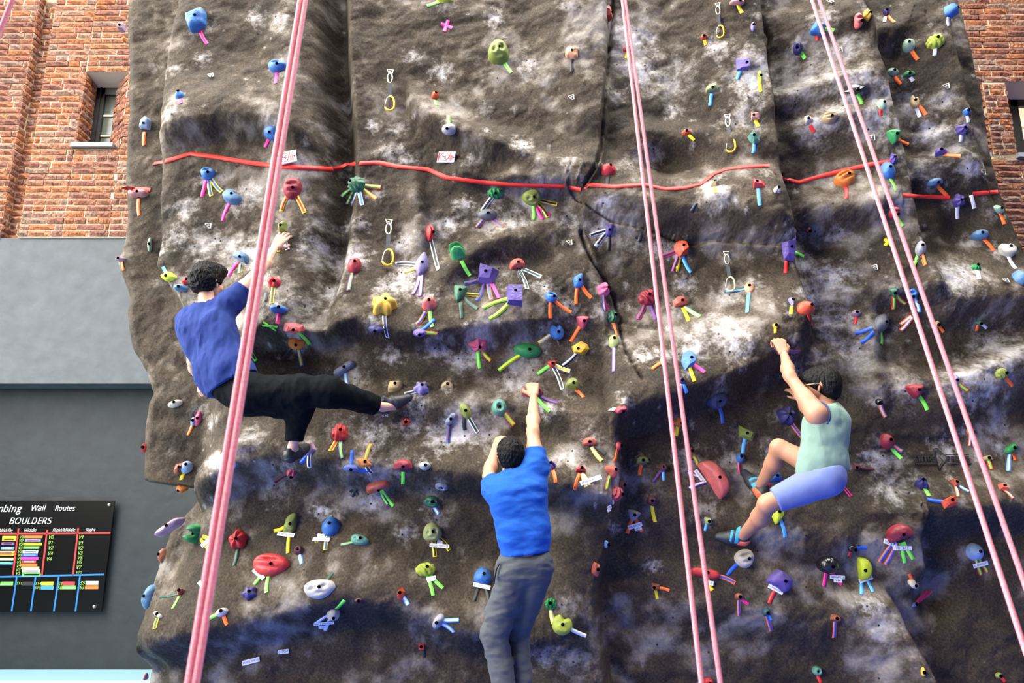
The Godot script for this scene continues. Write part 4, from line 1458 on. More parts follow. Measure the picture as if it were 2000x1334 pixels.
# chalk where hands have been: [px, py, radius]
const CHALK := [[385, 98, 26], [490, 15, 30], [540, 32, 42], [1030, 122, 30], [1108, 12, 30], [860, 122, 34], [805, 95, 34], [965, 20, 30], [725, 230, 24], [775, 235, 34], [755, 285, 40], [790, 300, 32], [945, 200, 26], [1020, 287, 32], [1108, 322, 36], [1205, 176, 32], [1278, 288, 34], [1320, 205, 26], [920, 312, 30], [630, 235, 36], [645, 290, 30], [580, 312, 34], [395, 338, 44], [345, 395, 44], [482, 372, 36], [618, 420, 40], [612, 470, 46], [650, 490, 40], [665, 410, 26], [690, 505, 38], [760, 560, 44], [785, 535, 36], [870, 430, 44], [905, 390, 34], [1005, 425, 50], [970, 525, 40], [1108, 425, 38], [1172, 445, 40], [1248, 465, 40], [1382, 398, 44], [1420, 575, 40], [1342, 545, 36], [1400, 655, 50], [1424, 690, 44], [1640, 452, 34], [1580, 500, 56], [1640, 530, 56], [1590, 570, 44], [1640, 620, 60], [1250, 700, 36], [1340, 690, 36], [820, 790, 36], [800, 835, 44], [905, 850, 50], [955, 850, 50], [645, 1008, 30], [790, 1042, 34], [852, 1015, 32], [1112, 900, 40], [1200, 1032, 26], [1280, 1106, 26], [1720, 890, 46], [1745, 960, 50], [1770, 760, 50], [1900, 782, 44], [1960, 668, 70], [1880, 535, 56], [1850, 565, 50], [1920, 738, 70], [1600, 150, 50], [1560, 180, 60], [1650, 190, 60], [1700, 250, 50], [1590, 250, 50], [1240, 60, 60], [1260, 130, 50], [1400, 100, 40], [1460, 190, 44], [1440, 240, 46], [1330, 120, 44], [640, 560, 46], [560, 570, 44], [600, 600, 40], [480, 480, 50], [430, 470, 50], [330, 450, 40], [380, 480, 44], [520, 620, 40], [850, 680, 44], [760, 690, 40], [900, 700, 44], [690, 740, 40], [1000, 740, 40], [1070, 800, 36], [730, 850, 46], [860, 860, 50], [620, 1000, 30], [720, 985, 30], [540, 950, 40], [1350, 900, 50], [1430, 900, 40], [1380, 1000, 40], [1560, 720, 36], [1610, 690, 40], [1680, 680, 40], [1520, 880, 30], [1690, 1180, 40], [1720, 1220, 50], [1860, 880, 40], [1960, 830, 40], [1890, 330, 40], [1820, 250, 40], [1780, 180, 36], [1840, 200, 36], [1120, 1290, 60], [1060, 1280, 50], [1100, 1180, 36], [700, 430, 30], [780, 470, 30], [730, 370, 26], [1060, 560, 36], [1110, 600, 30], [1230, 320, 34], [1180, 400, 26], [1290, 480, 30], [330, 120, 30], [335, 220, 40]]

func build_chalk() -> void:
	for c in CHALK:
		dust_and_light(c[0], c[1], c[2] * 1.15, rng.randf_range(0.45, 0.9), rng.randf_range(0.7, 1.2))
	for c in [[1560, 150, 90], [1640, 110, 70], [1600, 245, 90], [1700, 215, 60], [1860, 285, 80], [1800, 325, 70], [1245, 90, 90], [1310, 160, 80], [1450, 160, 70], [1960, 695, 90], [1880, 740, 80], [1745, 905, 70], [390, 450, 70], [450, 500, 70], [610, 500, 60], [660, 150, 40], [690, 480, 50], [1390, 660, 80], [1620, 560, 90], [1850, 540, 80], [1900, 330, 60], [500, 860, 60], [420, 900, 50], [1180, 600, 50], [1260, 300, 60], [800, 560, 60], [960, 430, 70], [900, 840, 70]]:   # broad chalk patches that also paint in the brighter light on the shelves
		dust_and_light(c[0], c[1], c[2], 0.6, 0.75)
	for k in 420:   # scuffs and crumbs
		dust_and_light(rng.randf_range(300, 1990), rng.randf_range(-20, 1000), rng.randf_range(3, 13), rng.randf_range(0.2, 0.7), rng.randf_range(0.5, 1.6))
	for k in 90:
		dust_and_light(rng.randf_range(300, 1990), rng.randf_range(1000, 1330), rng.randf_range(3, 9), rng.randf_range(0.1, 0.35), rng.randf_range(0.5, 1.6))
	# empty bolt holes in the rock: little dark sockets
	var st := stt()
	st.set_smooth_group(-1)
	for c in CHALK:
		add_socket(st, c[0] + rng.randf_range(-5, 5), c[1] + rng.randf_range(-4, 4))
	for k in 150:
		add_socket(st, rng.randf_range(300, 1995), rng.randf_range(5, 1330))
	st.generate_normals()
	var o := part("bolt_socket", st.commit(), mat(rgb(18, 16, 15), 0.8), rock)
	o.set_meta("kind", "stuff")

func add_socket(st: SurfaceTool, px: float, py: float) -> void:
	var p := hit(px, py)
	var fb := frame_at(p, 0, 0.03)
	var r := 0.0075
	for s in 8:
		var a := TAU * s / 8
		var b := TAU * (s + 1) / 8
		tri(st, p + fb * Vector3(0, 0, 0.0035), p + fb * Vector3(cos(b) * r, sin(b) * r, 0.002), p + fb * Vector3(cos(a) * r, sin(a) * r, 0.002))

# ---------------------------------------------------------------- tape lines, ropes, quickdraws, signs, route board
func dense(list: Array, step := 9.0) -> Array:
	var out := []
	for k in list.size() - 1:
		var a := Vector2(list[k][0], list[k][1])
		var b := Vector2(list[k + 1][0], list[k + 1][1])
		var n := maxi(1, int(a.distance_to(b) / step))
		for i in n:
			out.append(a.lerp(b, float(i) / n))
	out.append(Vector2(list[-1][0], list[-1][1]))
	return out

func build_lines() -> void:
	var red := mat(rgb(228, 50, 40), 0.55)
	var rows := [
		["red tape line across the upper left panel up to the gully", [[300, 320], [335, 312], [372, 301], [420, 307], [480, 317], [540, 325], [600, 328], [640, 330], [650, 330]]],
		["longest red tape line across the centre panel, below the right sign", [[652, 330], [664, 328], [674, 322], [684, 320], [740, 318], [780, 326], [835, 331], [870, 346], [940, 356], [1000, 361], [1060, 363], [1100, 364], [1135, 370]]],
		["red tape line behind the middle rope, right of the long crack", [[1141, 369], [1150, 361], [1200, 365], [1260, 361], [1300, 370], [1340, 367], [1370, 360], [1395, 340], [1420, 331], [1460, 326], [1503, 324]]],
		["sagging red tape line behind the right ropes", [[1512, 338], [1522, 347], [1560, 357], [1600, 345], [1660, 330], [1700, 321], [1738, 316]]],
		["short red tape line right of the right ropes", [[1763, 382], [1800, 384], [1855, 386]]],
		["shortest red tape line at the right rim by the bricks", [[1899, 379], [1920, 377], [1948, 375]]],
		["red tape line on the recessed left flank", [[240, 367], [268, 369], [294, 371]]],
	]
	for r in rows:
		var pts := dense(r[1])
		var c := hit(pts[0].x, pts[0].y)
		var o := thing("boundary_tape", r[0], "tape", c, "red boundary tape")
		part("strip", ribbon(pts, 8.0 * mpp(c), 0.006, c), red, o)
	for r in [[872, 51, 12, 20, "pk", "pink cross of tape on the upper centre panel"], [1735, 473, 10, 40, "ye", "yellow cross of tape behind the right rope"], [1355, 405, 10, 30, "bk", "black cross of tape under the red line, right of the middle rope"], [1250, 465, 9, 15, "bk", "black cross of tape left of the middle rope"], [692, 962, 9, 35, "bk", "black cross of tape below the second ledge"], [527, 637, 15, 80, "li", "thin lime cross of tape under the left ledge"]]:
		var c := hit(r[0], r[1])
		var o := thing("tape_cross", r[5], "tape", c, "tape crosses")
		for k in 2:
			var d: Vector2 = Vector2.from_angle(deg_to_rad(r[3] + 90 * k if r[4] != "li" else 5.0 + 28.0 * k)) * r[2]
			var q := Vector2(r[0], r[1])
			part("strip", ribbon([q - d, q - d * 0.5, q, q + d * 0.5, q + d], (7.0 if r[4] != "li" else 3.5) * mpp(c), 0.005 + 0.001 * k, c), tape_mat(r[4]), o)
	for r in [[1896, 381, 1903, 407, "wh", "white tape end hanging from the right red line"], [520, 572, 519, 588, "bk", "short black tape left of the red finned hold"]]:
		var c := hit(r[0], r[1])
		var o := thing("loose_tape", r[5], "tape", c)
		part("strip", ribbon([Vector2(r[0], r[1]), Vector2((r[0] + r[2]) / 2.0, (r[1] + r[3]) / 2.0), Vector2(r[2], r[3])], 7 * mpp(c), 0.006, c), tape_mat(r[4]), o)

func rope(label: String, strands: Array) -> void:
	# each strand: [px at the top of the frame, py, depth, px low, py, depth]; it runs on to the roof and the floor
	var tex := noise_tex(61, 0.12, 2, rgb(220, 102, 114), rgb(240, 156, 158), 128)
	var m := mat(Color(1, 1, 1), 0.7)
	m.albedo_texture = tex
	m.uv1_triplanar = true
	m.uv1_scale = Vector3.ONE * 9.0
	m.rim_enabled = true
	m.rim = 0.3
	var o := thing("climbing_rope", label, "rope")
	for s in strands:
		var a: Vector3 = CAM + ray(s[0], s[1]) * s[2]
		var b: Vector3 = CAM + ray(s[3], s[4]) * s[5]
		var d := (a - b) / (a.y - b.y)
		var foot := b + d * (0.13 - b.y)
		var head := b + d * (10.79 - b.y)
		var pts := []
		for k in 25:
			pts.append(foot.lerp(head, k / 24.0))
		part("strand", tube(pts, 0.0052, 12), m, o)

func build_gear() -> void:
	rope("thick pink rope pair hanging nearest, left of centre", [[586, 0, 1.75, 368, 1334, 1.04], [597, 0, 1.75, 382.5, 1334, 1.04]])
	rope("pink rope pair hanging in the middle of the view", [[1215.5, 0, 2.6, 1370, 1334, 1.56], [1221, 0, 2.6, 1407, 1334, 1.56]])
	rope("pink rope pair slanting down to the right edge", [[1586, 0, 2.5, 1914, 1000, 1.62], [1600, 0, 2.5, 1952, 1000, 1.62]])
	rope("pink rope cutting the top left corner over the bricks", [[24, 0, 1.7, -20, 110, 1.64]])
	var steel := mat(rgb(196, 190, 176), 0.35, 0.85)
	var sling := mat(rgb(64, 66, 68), 0.85)
	var gold := mat(rgb(240, 190, 52), 0.35, 0.35)
	var pale := mat(rgb(232, 216, 150), 0.35, 0.35)
	for q in [[763, 143, 762, 219, gold, "upper left quickdraw with yellow carabiner beside the gully panel"], [1403, 12, 1409, 76, gold, "topmost quickdraw with yellow carabiner, right of the middle rope"], [1422, 230, 1430, 300, gold, "quickdraw with yellow carabiner just above the red line at right"], [760, 436, 757, 521, gold, "quickdraw with yellow carabiner left of the tall lilac blade"], [1420, 497, 1429, 571, pale, "quickdraw with cream carabiner below the big crack"]]:
		var a := hit(q[0], q[1])
		var b := hit(q[2], q[3])
		var n := normal_at(a, 0.06)
		var o := thing("quickdraw", q[5], "quickdraw", a, "quickdraws clipped to the rock")
		b.z = maxf(b.z, a.z - 0.05)
		var down := (b + n * 0.03) - (a + n * 0.03)
		var L := down.length()
		var y := -down.normalized()
		var x := y.cross(n).normalized()
		var z := x.cross(y)
		var fb := Basis(x, y, z)
		var s := L / 76.0
		var g := hanger_mesh(s)
		part("hanger", g, steel, o, Transform3D(fb, n * 0.006))
		part("bolt_head", tube([Vector3(-0.5 * s, 0, -0.006), Vector3(-0.5 * s, 0, 0.012)], 2.6 * s, 8), steel, o, Transform3D(fb, n * 0.006))
		var lk := []
		for k in 18:
			var t := TAU * k / 18
			lk.append(Vector3(4.2 * cos(t), -13.0 + 9.5 * sin(t), 0) * s + Vector3(0, 0, 0.024))
		part("quick_link", tube(lk, 1.35 * s, 8, true), steel, o, Transform3D(fb, Vector3.ZERO))
		var st := stt()
		for k in 4:
			add_box(st, Vector3(-3.1 - 0.3 * (k % 2), -21.0 - 7.4 * (k + 1), 0) * s + Vector3(0, 0, 0.018), Vector3(3.1 + 0.3 * (k % 2), -21.0 - 7.4 * k + 0.8, 0) * s + Vector3(0, 0, 0.028))
		st.generate_normals()
		part("sling", st.commit(), sling, o, Transform3D(fb, Vector3.ZERO))
		var cb := []
		for c in [[-1, -49.5], [2.5, -49], [6, -52], [7.8, -58], [8.2, -68], [6, -74], [1, -76], [-4.5, -74.5], [-8, -70], [-6.5, -60], [-4.2, -52]]:
			cb.append(Vector3(c[0], c[1], 0) * s + Vector3(0, 0, 0.026))
		var gate := [cb[8], cb[9], cb[10], cb[0]]
		part("carabiner", tube(cb.slice(0, 9), 1.7 * s, 8), q[4], o, Transform3D(fb, Vector3.ZERO))
		part("gate", tube(gate, 1.35 * s, 8), steel, o, Transform3D(fb, Vector3.ZERO))
	for h in [[413, 150, "left of the left rope"], [1117, 192, "below the peach block"], [409, 442, "below the red line at left"], [1113, 475, "left of the crack"], [1622, 5, "between the right ropes at the top"], [1640, 100, "beside the right rope"], [1848, 170, "on the upper right panel"], [1703, 270, "above the red line by the right ropes"], [1708, 523, "left of the right ropes below a yellow cross"], [1963, 550, "far right under the pale loop"], [1918, 337, "by the right rim above the red line"]]:
		var a := hit(h[0], h[1])
		var o := thing("bolt_hanger", "small steel bolt hanger " + h[2], "hanger", a, "bare bolt hangers")
		var hf := Transform3D(frame_at(a, 20.0), Vector3(0, 0, 0.004))
		part("plate", hanger_mesh(mpp(a)), steel, o, hf)
		part("bolt_head", tube([Vector3(0, 0, -0.006), Vector3(0, 0, 0.014)], 2.6 * mpp(a), 8), steel, o, hf)
	build_signs()
	build_stencil()
	build_board()

func hanger_mesh(s: float) -> ArrayMesh:
	var st := stt()
	var lk := []
	for c in [[-5, 5], [5, 3.5], [2.5, -6.5], [-1.5, -5]]:
		lk.append(Vector3(c[0], c[1], 0) * s + Vector3(0, 0, 0.012))
	add_tube(st, lk, 1.3 * s, 6, true)
	st.generate_normals()
	return st.commit()

func ring_mesh(r: float, t: float, n := 24) -> ArrayMesh:
	var pts := []
	for k in n:
		pts.append(Vector3(cos(TAU * k / n), sin(TAU * k / n), 0) * r)
	return tube(pts, t, 6, true)

func build_signs() -> void:
	var white := mat(rgb(236, 232, 230), 0.4)
	var red := mat(rgb(146, 30, 44), 0.6)
	var black := mat(rgb(28, 24, 26), 0.6)
	for q in [[563, 311, 38, 25, 11.0, "white warning sign tilted behind the left rope above the red line"], [874, 312, 35, 25, -8.0, "white warning sign above the red line on the centre panel"]]:
		var p := hit(q[0], q[1])
		var s := mpp(p)
		var n := normal_at(p, 0.08)
		var fb := frame_at(p, q[4], 0.1)
		var o := thing("warning_sign", q[5], "sign", p + n * 0.02, "no-climbing signs")
		var w: float = q[2] * s
		var h: float = q[3] * s
		part("plate", chamfer_box(w, h, 0.012, 0.002), white, o, Transform3D(fb, Vector3.ZERO))
		var zf := 0.0125
		part("red_edge", box(Vector3(-w * 0.48, -h * 0.42, zf - 0.001), Vector3(-w * 0.40, h * 0.42, zf + 0.0008)), red, o, Transform3D(fb, Vector3.ZERO))
		var cx := -w * 0.12
		part("prohibition_ring", ring_mesh(h * 0.36, 0.0028), red, o, Transform3D(fb, fb * Vector3(cx, 0, zf)))
		part("slash", tube([Vector3(-h * 0.25, h * 0.25, 0), Vector3(h * 0.25, -h * 0.25, 0)], 0.0026, 6), red, o, Transform3D(fb, fb * Vector3(cx, 0, zf)))
		var st := stt()
		for l in [[[-0.2, 0.05], [0.02, 0.0]], [[0.02, 0.0], [0.12, 0.12]], [[0.02, 0.0], [0.1, -0.2]], [[0.02, 0.0], [0.2, -0.05]], [[-0.1, 0.03], [-0.16, 0.2]], [[0.12, 0.12], [0.2, 0.14]]]:
			add_tube(st, [Vector3(l[0][0], l[0][1], 0) * h, Vector3(l[1][0], l[1][1], 0) * h], 0.0026, 6)
		st.generate_normals()
		part("climber_symbol", st.commit(), black, o, Transform3D(fb, fb * Vector3(cx, 0, zf)))
		var sb := stt()
		for k in 4:
			add_box(sb, Vector3(w * (0.17 + 0.055 * k), -h * (0.4 - 0.06 * (k % 2)), zf - 0.001), Vector3(w * (0.17 + 0.055 * k) + w * 0.032, h * (0.38 - 0.1 * (k % 3)), zf + 0.0006))
		sb.generate_normals()
		part("notice_text", sb.commit(), red, o, Transform3D(fb, Vector3.ZERO))
		part("bolt", ring_mesh(0.003, 0.004, 8), black, o, Transform3D(fb, fb * Vector3(w * 0.42, -h * 0.05, zf)))

func build_stencil() -> void:
	# maker's name pressed into a flat patch of the rock
	var p := hit(1838, 897)
	var s := mpp(p)
	var fb := frame_at(p, 0.0, 0.16)
	var o := thing("stencilled_lettering", "dark lettering ENTRE PRISES with an arrow on the lower right rock", "lettering", p)
	var ink := mat(rgb(40, 38, 38), 0.8)
	var lift := fb * Vector3(0, 0, 0.01)
	part("word", text_mesh("ENTRE", 42 * s, 15 * s, 0.008), ink, o, Transform3D(fb, lift + fb * Vector3(-33 * s, 0, 0)))
	part("word", text_mesh("PRISES", 46 * s, 15 * s, 0.008), ink, o, Transform3D(fb, lift + fb * Vector3(32 * s, 0, 0)))
	for r in [[-54, -12, 8.6], [-54, -12, -9.6], [9, 55, 8.6], [9, 55, -9.6]]:
		part("rule", box(Vector3(r[0] * s, (r[2] - 0.7) * s, -0.004), Vector3(r[1] * s, (r[2] + 0.7) * s, 0.004)), ink, o, Transform3D(fb, lift))
	var ar := []
	for c in [[-12, 20], [-10, -22], [-6, -16], [11, 2], [-5, 22]]:
		ar.append(fb * (Vector3(c[0], c[1], 0) * s) + lift)
	part("arrow", tube(ar, 1.2 * s, 6, true), ink, o)
	var bolt := [[-7, 17], [1, 7], [-4, 5], [2, -4], [-6, -12]]
	part("arrow_flash", tube(bolt.map(func(c): return fb * (Vector3(c[0], c[1], 0) * s) + lift), 1.0 * s, 6), ink, o)

func build_board() -> void:
	var zb := ZG + 0.06
	var o := thing("route_board", "glossy black route board with coloured tape grid on the grey wall", "board")
	var B := func(px: float, py: float, dz := 0.0) -> Vector3: return at(px, py, zb + dz)
	var tr: Vector3 = B.call(224, 978)
	var br: Vector3 = B.call(200, 1195)
	var face := mat(rgb(14, 13, 13), 0.3)
	face.metallic_specular = 0.3
	part("panel", box(Vector3(tr.x - 2.3, br.y, zb - 0.012), Vector3(tr.x, tr.y, zb)), face, o)
	var screw := mat(rgb(206, 200, 190), 0.3, 0.9)
	for c in [[214, 986], [185, 1184.5]]:
		var p: Vector3 = B.call(c[0], c[1])
		part("standoff_screw", tube([p - Vector3(0, 0, 0.05), p + Vector3(0, 0, 0.012)], 0.016, 14), screw, o)
	var red := mat(rgb(232, 62, 52), 0.5)
	var blue := mat(rgb(44, 128, 220), 0.5)
	var strip := func(a: Vector3, b: Vector3, wid: float, m: Material) -> void:
		var t := (b - a).normalized()
		var s := t.cross(Vector3.BACK) * wid / 2
		var st := stt()
		st.set_smooth_group(-1)
		var e := Vector3(0, 0, 0.003)
		quad(st, a - s + e, b - s + e, b + s + e, a + s + e)
		quad(st, a + s + e, b + s + e, b + s, a + s)
		quad(st, b - s + e, a - s + e, a - s, b - s)
		st.generate_normals()
		part("grid_tape", st.commit(), m, o)
	var w := 0.016
	strip.call(B.call(-60, 1043), B.call(216, 1041), w, red)
	for c in [[36.5, 1032, 25.5, 1124], [92.5, 1035, 82, 1124], [153, 1031, 142.5, 1124]]:
		strip.call(B.call(c[0], c[1]), B.call(c[2], c[3]), w, red)
	strip.call(B.call(-60, 1128), B.call(203, 1122), w, blue)
	for c in [[33, 1127, 23, 1194], [69.5, 1127, 60.5, 1194], [115, 1126, 105.5, 1194], [156.5, 1125, 147.5, 1194]]:
		strip.call(B.call(c[0], c[1]), B.call(c[2], c[3]), w, blue)
	# stickers of route tape, in pixels: x0, x1, y, height, outer, inner
	var cm := {"o": rgb(255, 120, 40), "l": rgb(110, 160, 236), "r": rgb(216, 60, 70), "y": rgb(250, 206, 50), "g": rgb(132, 232, 110), "w": rgb(236, 236, 236), "b": rgb(70, 100, 190), "m": rgb(214, 54, 170), "p": rgb(150, 96, 170), "k": rgb(20, 20, 22), "e": rgb(246, 236, 150), "d": rgb(52, 52, 56), "c": rgb(70, 160, 240)}
	for q in [[268, 460, 437, "o", ""], [275, 442, 476, "l", "r"], [258, 455, 515, "y", ""], [258, 425, 553, "g", ""], [250, 412, 600, "w", "k"], [242, 408, 634, "b", "l"], [232, 420, 669, "m", ""], [245, 392, 706, "r", "w"], [225, 405, 741, "o", ""], [235, 425, 774, "e", ""], [245, 435, 806, "w", "p"], [243, 438, 830, "g", ""], [243, 440, 850, "g", "k"], [30, 175, 441, "y", ""], [28, 172, 465, "y", "k"], [22, 155, 510, "p", "d"], [15, 155, 560, "l", "w"], [-20, 158, 604, "y", "p"], [-20, 155, 626, "y", "o"], [-20, 145, 678, "e", "w"], [-20, 140, 722, "c", "g"], [10, 140, 943, "g", ""], [245, 355, 943, "d", ""], [452, 578, 943, "y", ""], [450, 580, 988, "c", ""], [684, 812, 942, "r", ""], [680, 824, 985, "g", ""], [934, 1066, 937, "w", ""], [928, 1066, 984, "o", ""]]:
		var k := 5.558
		var y0: float = 970 + (q[2] - (14 if q[2] < 900 else 20)) / k
		var y1: float = 970 + (q[2] + (14 if q[2] < 900 else 20)) / k
		var a: Vector3 = B.call(q[0] / k, y0)
		var c: Vector3 = B.call(q[1] / k, y1)
		var s := part("tape_sample", box(Vector3(a.x, c.y, zb), Vector3(c.x, a.y, zb + 0.004)), mat(cm[q[3]], 0.5), o)
		if q[4] != "":
			var hh := (a.y - c.y) * 0.28
			part("stripe", box(Vector3(a.x + 0.02, c.y + hh, zb + 0.004), Vector3(c.x - 0.02, a.y - hh, zb + 0.0055)), mat(cm[q[4]], 0.5), s)
	# handwriting
	var chalkm := mat(rgb(216, 216, 212), 0.8)
	var greenm := mat(rgb(170, 214, 92), 0.8)
	var write := func(words: String, x0: float, x1: float, y: float, h: float, m: Material) -> void:
		var k := 5.558
		var a: Vector3 = B.call(x0 / k, 970 + y / k)
		var b: Vector3 = B.call(x1 / k, 970 + y / k)
		var cap: float = (B.call(0, 970 + (y - h / 2) / k).y - B.call(0, 970 + (y + h / 2) / k).y)
		var sh := Basis(Vector3(1, 0, 0), Vector3(0.22, 1, 0), Vector3(0, 0, 1))
		part("handwriting", text_mesh(words, b.x - a.x, cap, 0.0015), m, o, Transform3D(sh, (a + b) / 2 + Vector3(0, 0, 0.002)))
	write.call("Climbing", -160, 235, 130, 90, chalkm)
	write.call("Wall", 340, 500, 122, 92, chalkm)
	write.call("Routes", 600, 820, 125, 92, chalkm)
	write.call("BOULDERS", 105, 565, 262, 92, chalkm)
	write.call("Left/Middle", -130, 160, 366, 38, chalkm)
	write.call("Middle", 262, 400, 362, 42, chalkm)
	write.call("Right/Middle", 575, 822, 360, 42, chalkm)
	write.call("Right", 935, 1035, 358, 42, chalkm)
	var n := 0
	for t in ["V0", "V2", "V3", "V3", "V3", "V3", "V3", "V5", "V5", "V5", "V5"]:
		write.call(t, 210 - n * 4, 262 - n * 4, 437 + n * 39.5, 32, greenm)
		n += 1
	for t in [["V0", 558, 440], ["V1", 553, 497], ["V2", 555, 555], ["V4", 548, 617], ["V4", 535, 675], ["V1", 885, 440], ["V1", 880, 505], ["V2", 878, 556], ["V3", 874, 612], ["V5", 870, 661], ["V6", 862, 712], ["V7", 858, 764], ["V10", 858, 822], ["S11", 213, 940], ["S14", 418, 943], ["S10", 412, 990], ["S1", 660, 945], ["S6", 656, 988], ["S5", 900, 938], ["S3", 895, 985]]:
		write.call(t[0], t[1] - 30, t[1] + 30, t[2], 38, greenm)

# ---------------------------------------------------------------- people: smooth fields meshed as surface nets
func cap(a: Vector3, b: Vector3, ra: float, rb: float, k := 0.04) -> Array:
	return [0, a, b, ra, rb, k]

func ell(c: Vector3, r: Vector3, b: Basis, k := 0.02) -> Array:
	return [1, c, b, r, 0.0, k]

func field_mesh(st: SurfaceTool, prims: Array, cell: float, clips := [], amp := 0.0, nz: FastNoiseLite = null, nscale := Vector3.ONE) -> void:
	var lo := Vector3.ONE * 1e9
	var hi := -lo
	for q in prims:
		var r: float = maxf(q[3], q[4]) if q[0] == 0 else maxf(q[3].x, maxf(q[3].y, q[3].z))
		var a: Vector3 = q[1]
		var b: Vector3 = q[2] if q[0] == 0 else q[1]
		lo = lo.min(a.min(b) - Vector3.ONE * r)
		hi = hi.max(a.max(b) + Vector3.ONE * r)
	lo -= Vector3.ONE * (cell * 3 + amp)
	hi += Vector3.ONE * (cell * 3 + amp)
	var nx := int((hi.x - lo.x) / cell) + 2
	var ny := int((hi.y - lo.y) / cell) + 2
	var nzz := int((hi.z - lo.z) / cell) + 2
	var G := PackedFloat32Array()
	G.resize(nx * ny * nzz)
	G.fill(0.5)
	for q in prims:
		var k: float = q[5]
		var pad: float = k + cell * 3.0 + amp
		var kind: int = q[0]
		var a: Vector3 = q[1]
		var b: Vector3 = q[2] if kind == 0 else q[1]
		var r: float = maxf(q[3], q[4]) if kind == 0 else maxf(q[3].x, maxf(q[3].y, q[3].z))
		var i0 := ((a.min(b) - Vector3.ONE * (r + pad) - lo) / cell).floor().max(Vector3.ZERO)
		var i1 := ((a.max(b) + Vector3.ONE * (r + pad) - lo) / cell).ceil().min(Vector3(nx - 1, ny - 1, nzz - 1))
		var ab := b - a
		var inv := 1.0 / maxf(ab.length_squared(), 1e-9)
		var ra: float = q[3] if kind == 0 else 0.0
		var dr: float = (q[4] - q[3]) if kind == 0 else 0.0
		var bi: Basis = q[2].transposed() if kind == 1 else Basis.IDENTITY
		var er: Vector3 = q[3] if kind == 1 else Vector3.ONE
		for z in range(int(i0.z), int(i1.z) + 1):
			for y in range(int(i0.y), int(i1.y) + 1):
				var at_ := (z * ny + y) * nx
				for x in range(int(i0.x), int(i1.x) + 1):
					var p := lo + Vector3(x, y, z) * cell - a
					var d: float
					if kind == 0:
						var t := clampf(p.dot(ab) * inv, 0.0, 1.0)
						d = (p - ab * t).length() - ra - dr * t
					else:
						var l := (bi * p) / er
						var k0 := l.length()
						d = k0 * (k0 - 1.0) / maxf((l / er).length(), 1e-6)
					var g := G[at_ + x]
					var h := k - absf(g - d)
					g = minf(g, d)
					if h > 0.0:
						g -= h * h / (4.0 * k)
					G[at_ + x] = g
	var near := PackedInt32Array()
	var band := cell * 2.0 + amp
	var n := nx * ny * nzz
	for i in n:
		var g := G[i]
		if g < band + 0.012 and g > -band - 0.012:
			var x := i % nx
			var y := (i / nx) % ny
			var z := i / (nx * ny)
			var p := lo + Vector3(x, y, z) * cell
			if nz != null:
				g += amp * nz.get_noise_3dv(p * nscale)
			for c in clips:
				if c.size() < 3 or p.distance_squared_to(c[0]) < c[2] * c[2]:
					g = maxf(g, (p - c[0]).dot(c[1]))
			G[i] = g
			near.append(i)
		elif g < 0.0 and clips.size():
			var p := lo + Vector3(i % nx, (i / nx) % ny, i / (nx * ny)) * cell
			for c in clips:
				if c.size() < 3 or p.distance_squared_to(c[0]) < c[2] * c[2]:
					g = maxf(g, (p - c[0]).dot(c[1]))
			if g > -band:
				near.append(i)
			G[i] = g
	var vid := {}
	var sy := nx
	var sz := nx * ny
	var off := [0, 1, sy, sy + 1, sz, sz + 1, sz + sy, sz + sy + 1]
	var cells := {}
	for i in near:
		cells[i] = true
		var x := i % nx
		var y := (i / nx) % ny
		var z := i / sz
		if x > 0 and y > 0 and z > 0:
			cells[i - 1 - sy - sz] = true
			cells[i - 1] = true
			cells[i - sy] = true
			cells[i - sz] = true
	var P := PackedVector3Array()
	var N := PackedVector3Array()
	for i in cells:
		var x: int = i % nx
		var y: int = (i / nx) % ny
		var z: int = i / sz
		if x >= nx - 1 or y >= ny - 1 or z >= nzz - 1:
			continue
		var v0 := G[i]
		var v1 := G[i + 1]
		var v2 := G[i + sy]
		var v3 := G[i + sy + 1]
		var v4 := G[i + sz]
		var v5 := G[i + sz + 1]
		var v6 := G[i + sz + sy]
		var v7 := G[i + sz + sy + 1]
		var m := int(v0 < 0) + int(v1 < 0) + int(v2 < 0) + int(v3 < 0) + int(v4 < 0) + int(v5 < 0) + int(v6 < 0) + int(v7 < 0)
		if m == 0 or m == 8:
			continue
		var s := Vector3.ZERO
		var c := 0
		if (v0 < 0) != (v1 < 0): s += Vector3(v0 / (v0 - v1), 0, 0); c += 1
		if (v2 < 0) != (v3 < 0): s += Vector3(v2 / (v2 - v3), 1, 0); c += 1
		if (v4 < 0) != (v5 < 0): s += Vector3(v4 / (v4 - v5), 0, 1); c += 1
		if (v6 < 0) != (v7 < 0): s += Vector3(v6 / (v6 - v7), 1, 1); c += 1
		if (v0 < 0) != (v2 < 0): s += Vector3(0, v0 / (v0 - v2), 0); c += 1
		if (v1 < 0) != (v3 < 0): s += Vector3(1, v1 / (v1 - v3), 0); c += 1
		if (v4 < 0) != (v6 < 0): s += Vector3(0, v4 / (v4 - v6), 1); c += 1
		if (v5 < 0) != (v7 < 0): s += Vector3(1, v5 / (v5 - v7), 1); c += 1
		if (v0 < 0) != (v4 < 0): s += Vector3(0, 0, v0 / (v0 - v4)); c += 1
		if (v1 < 0) != (v5 < 0): s += Vector3(1, 0, v1 / (v1 - v5)); c += 1
		if (v2 < 0) != (v6 < 0): s += Vector3(0, 1, v2 / (v2 - v6)); c += 1
		if (v3 < 0) != (v7 < 0): s += Vector3(1, 1, v3 / (v3 - v7)); c += 1
		vid[i] = P.size()
		P.append(lo + (Vector3(x, y, z) + s / c) * cell)
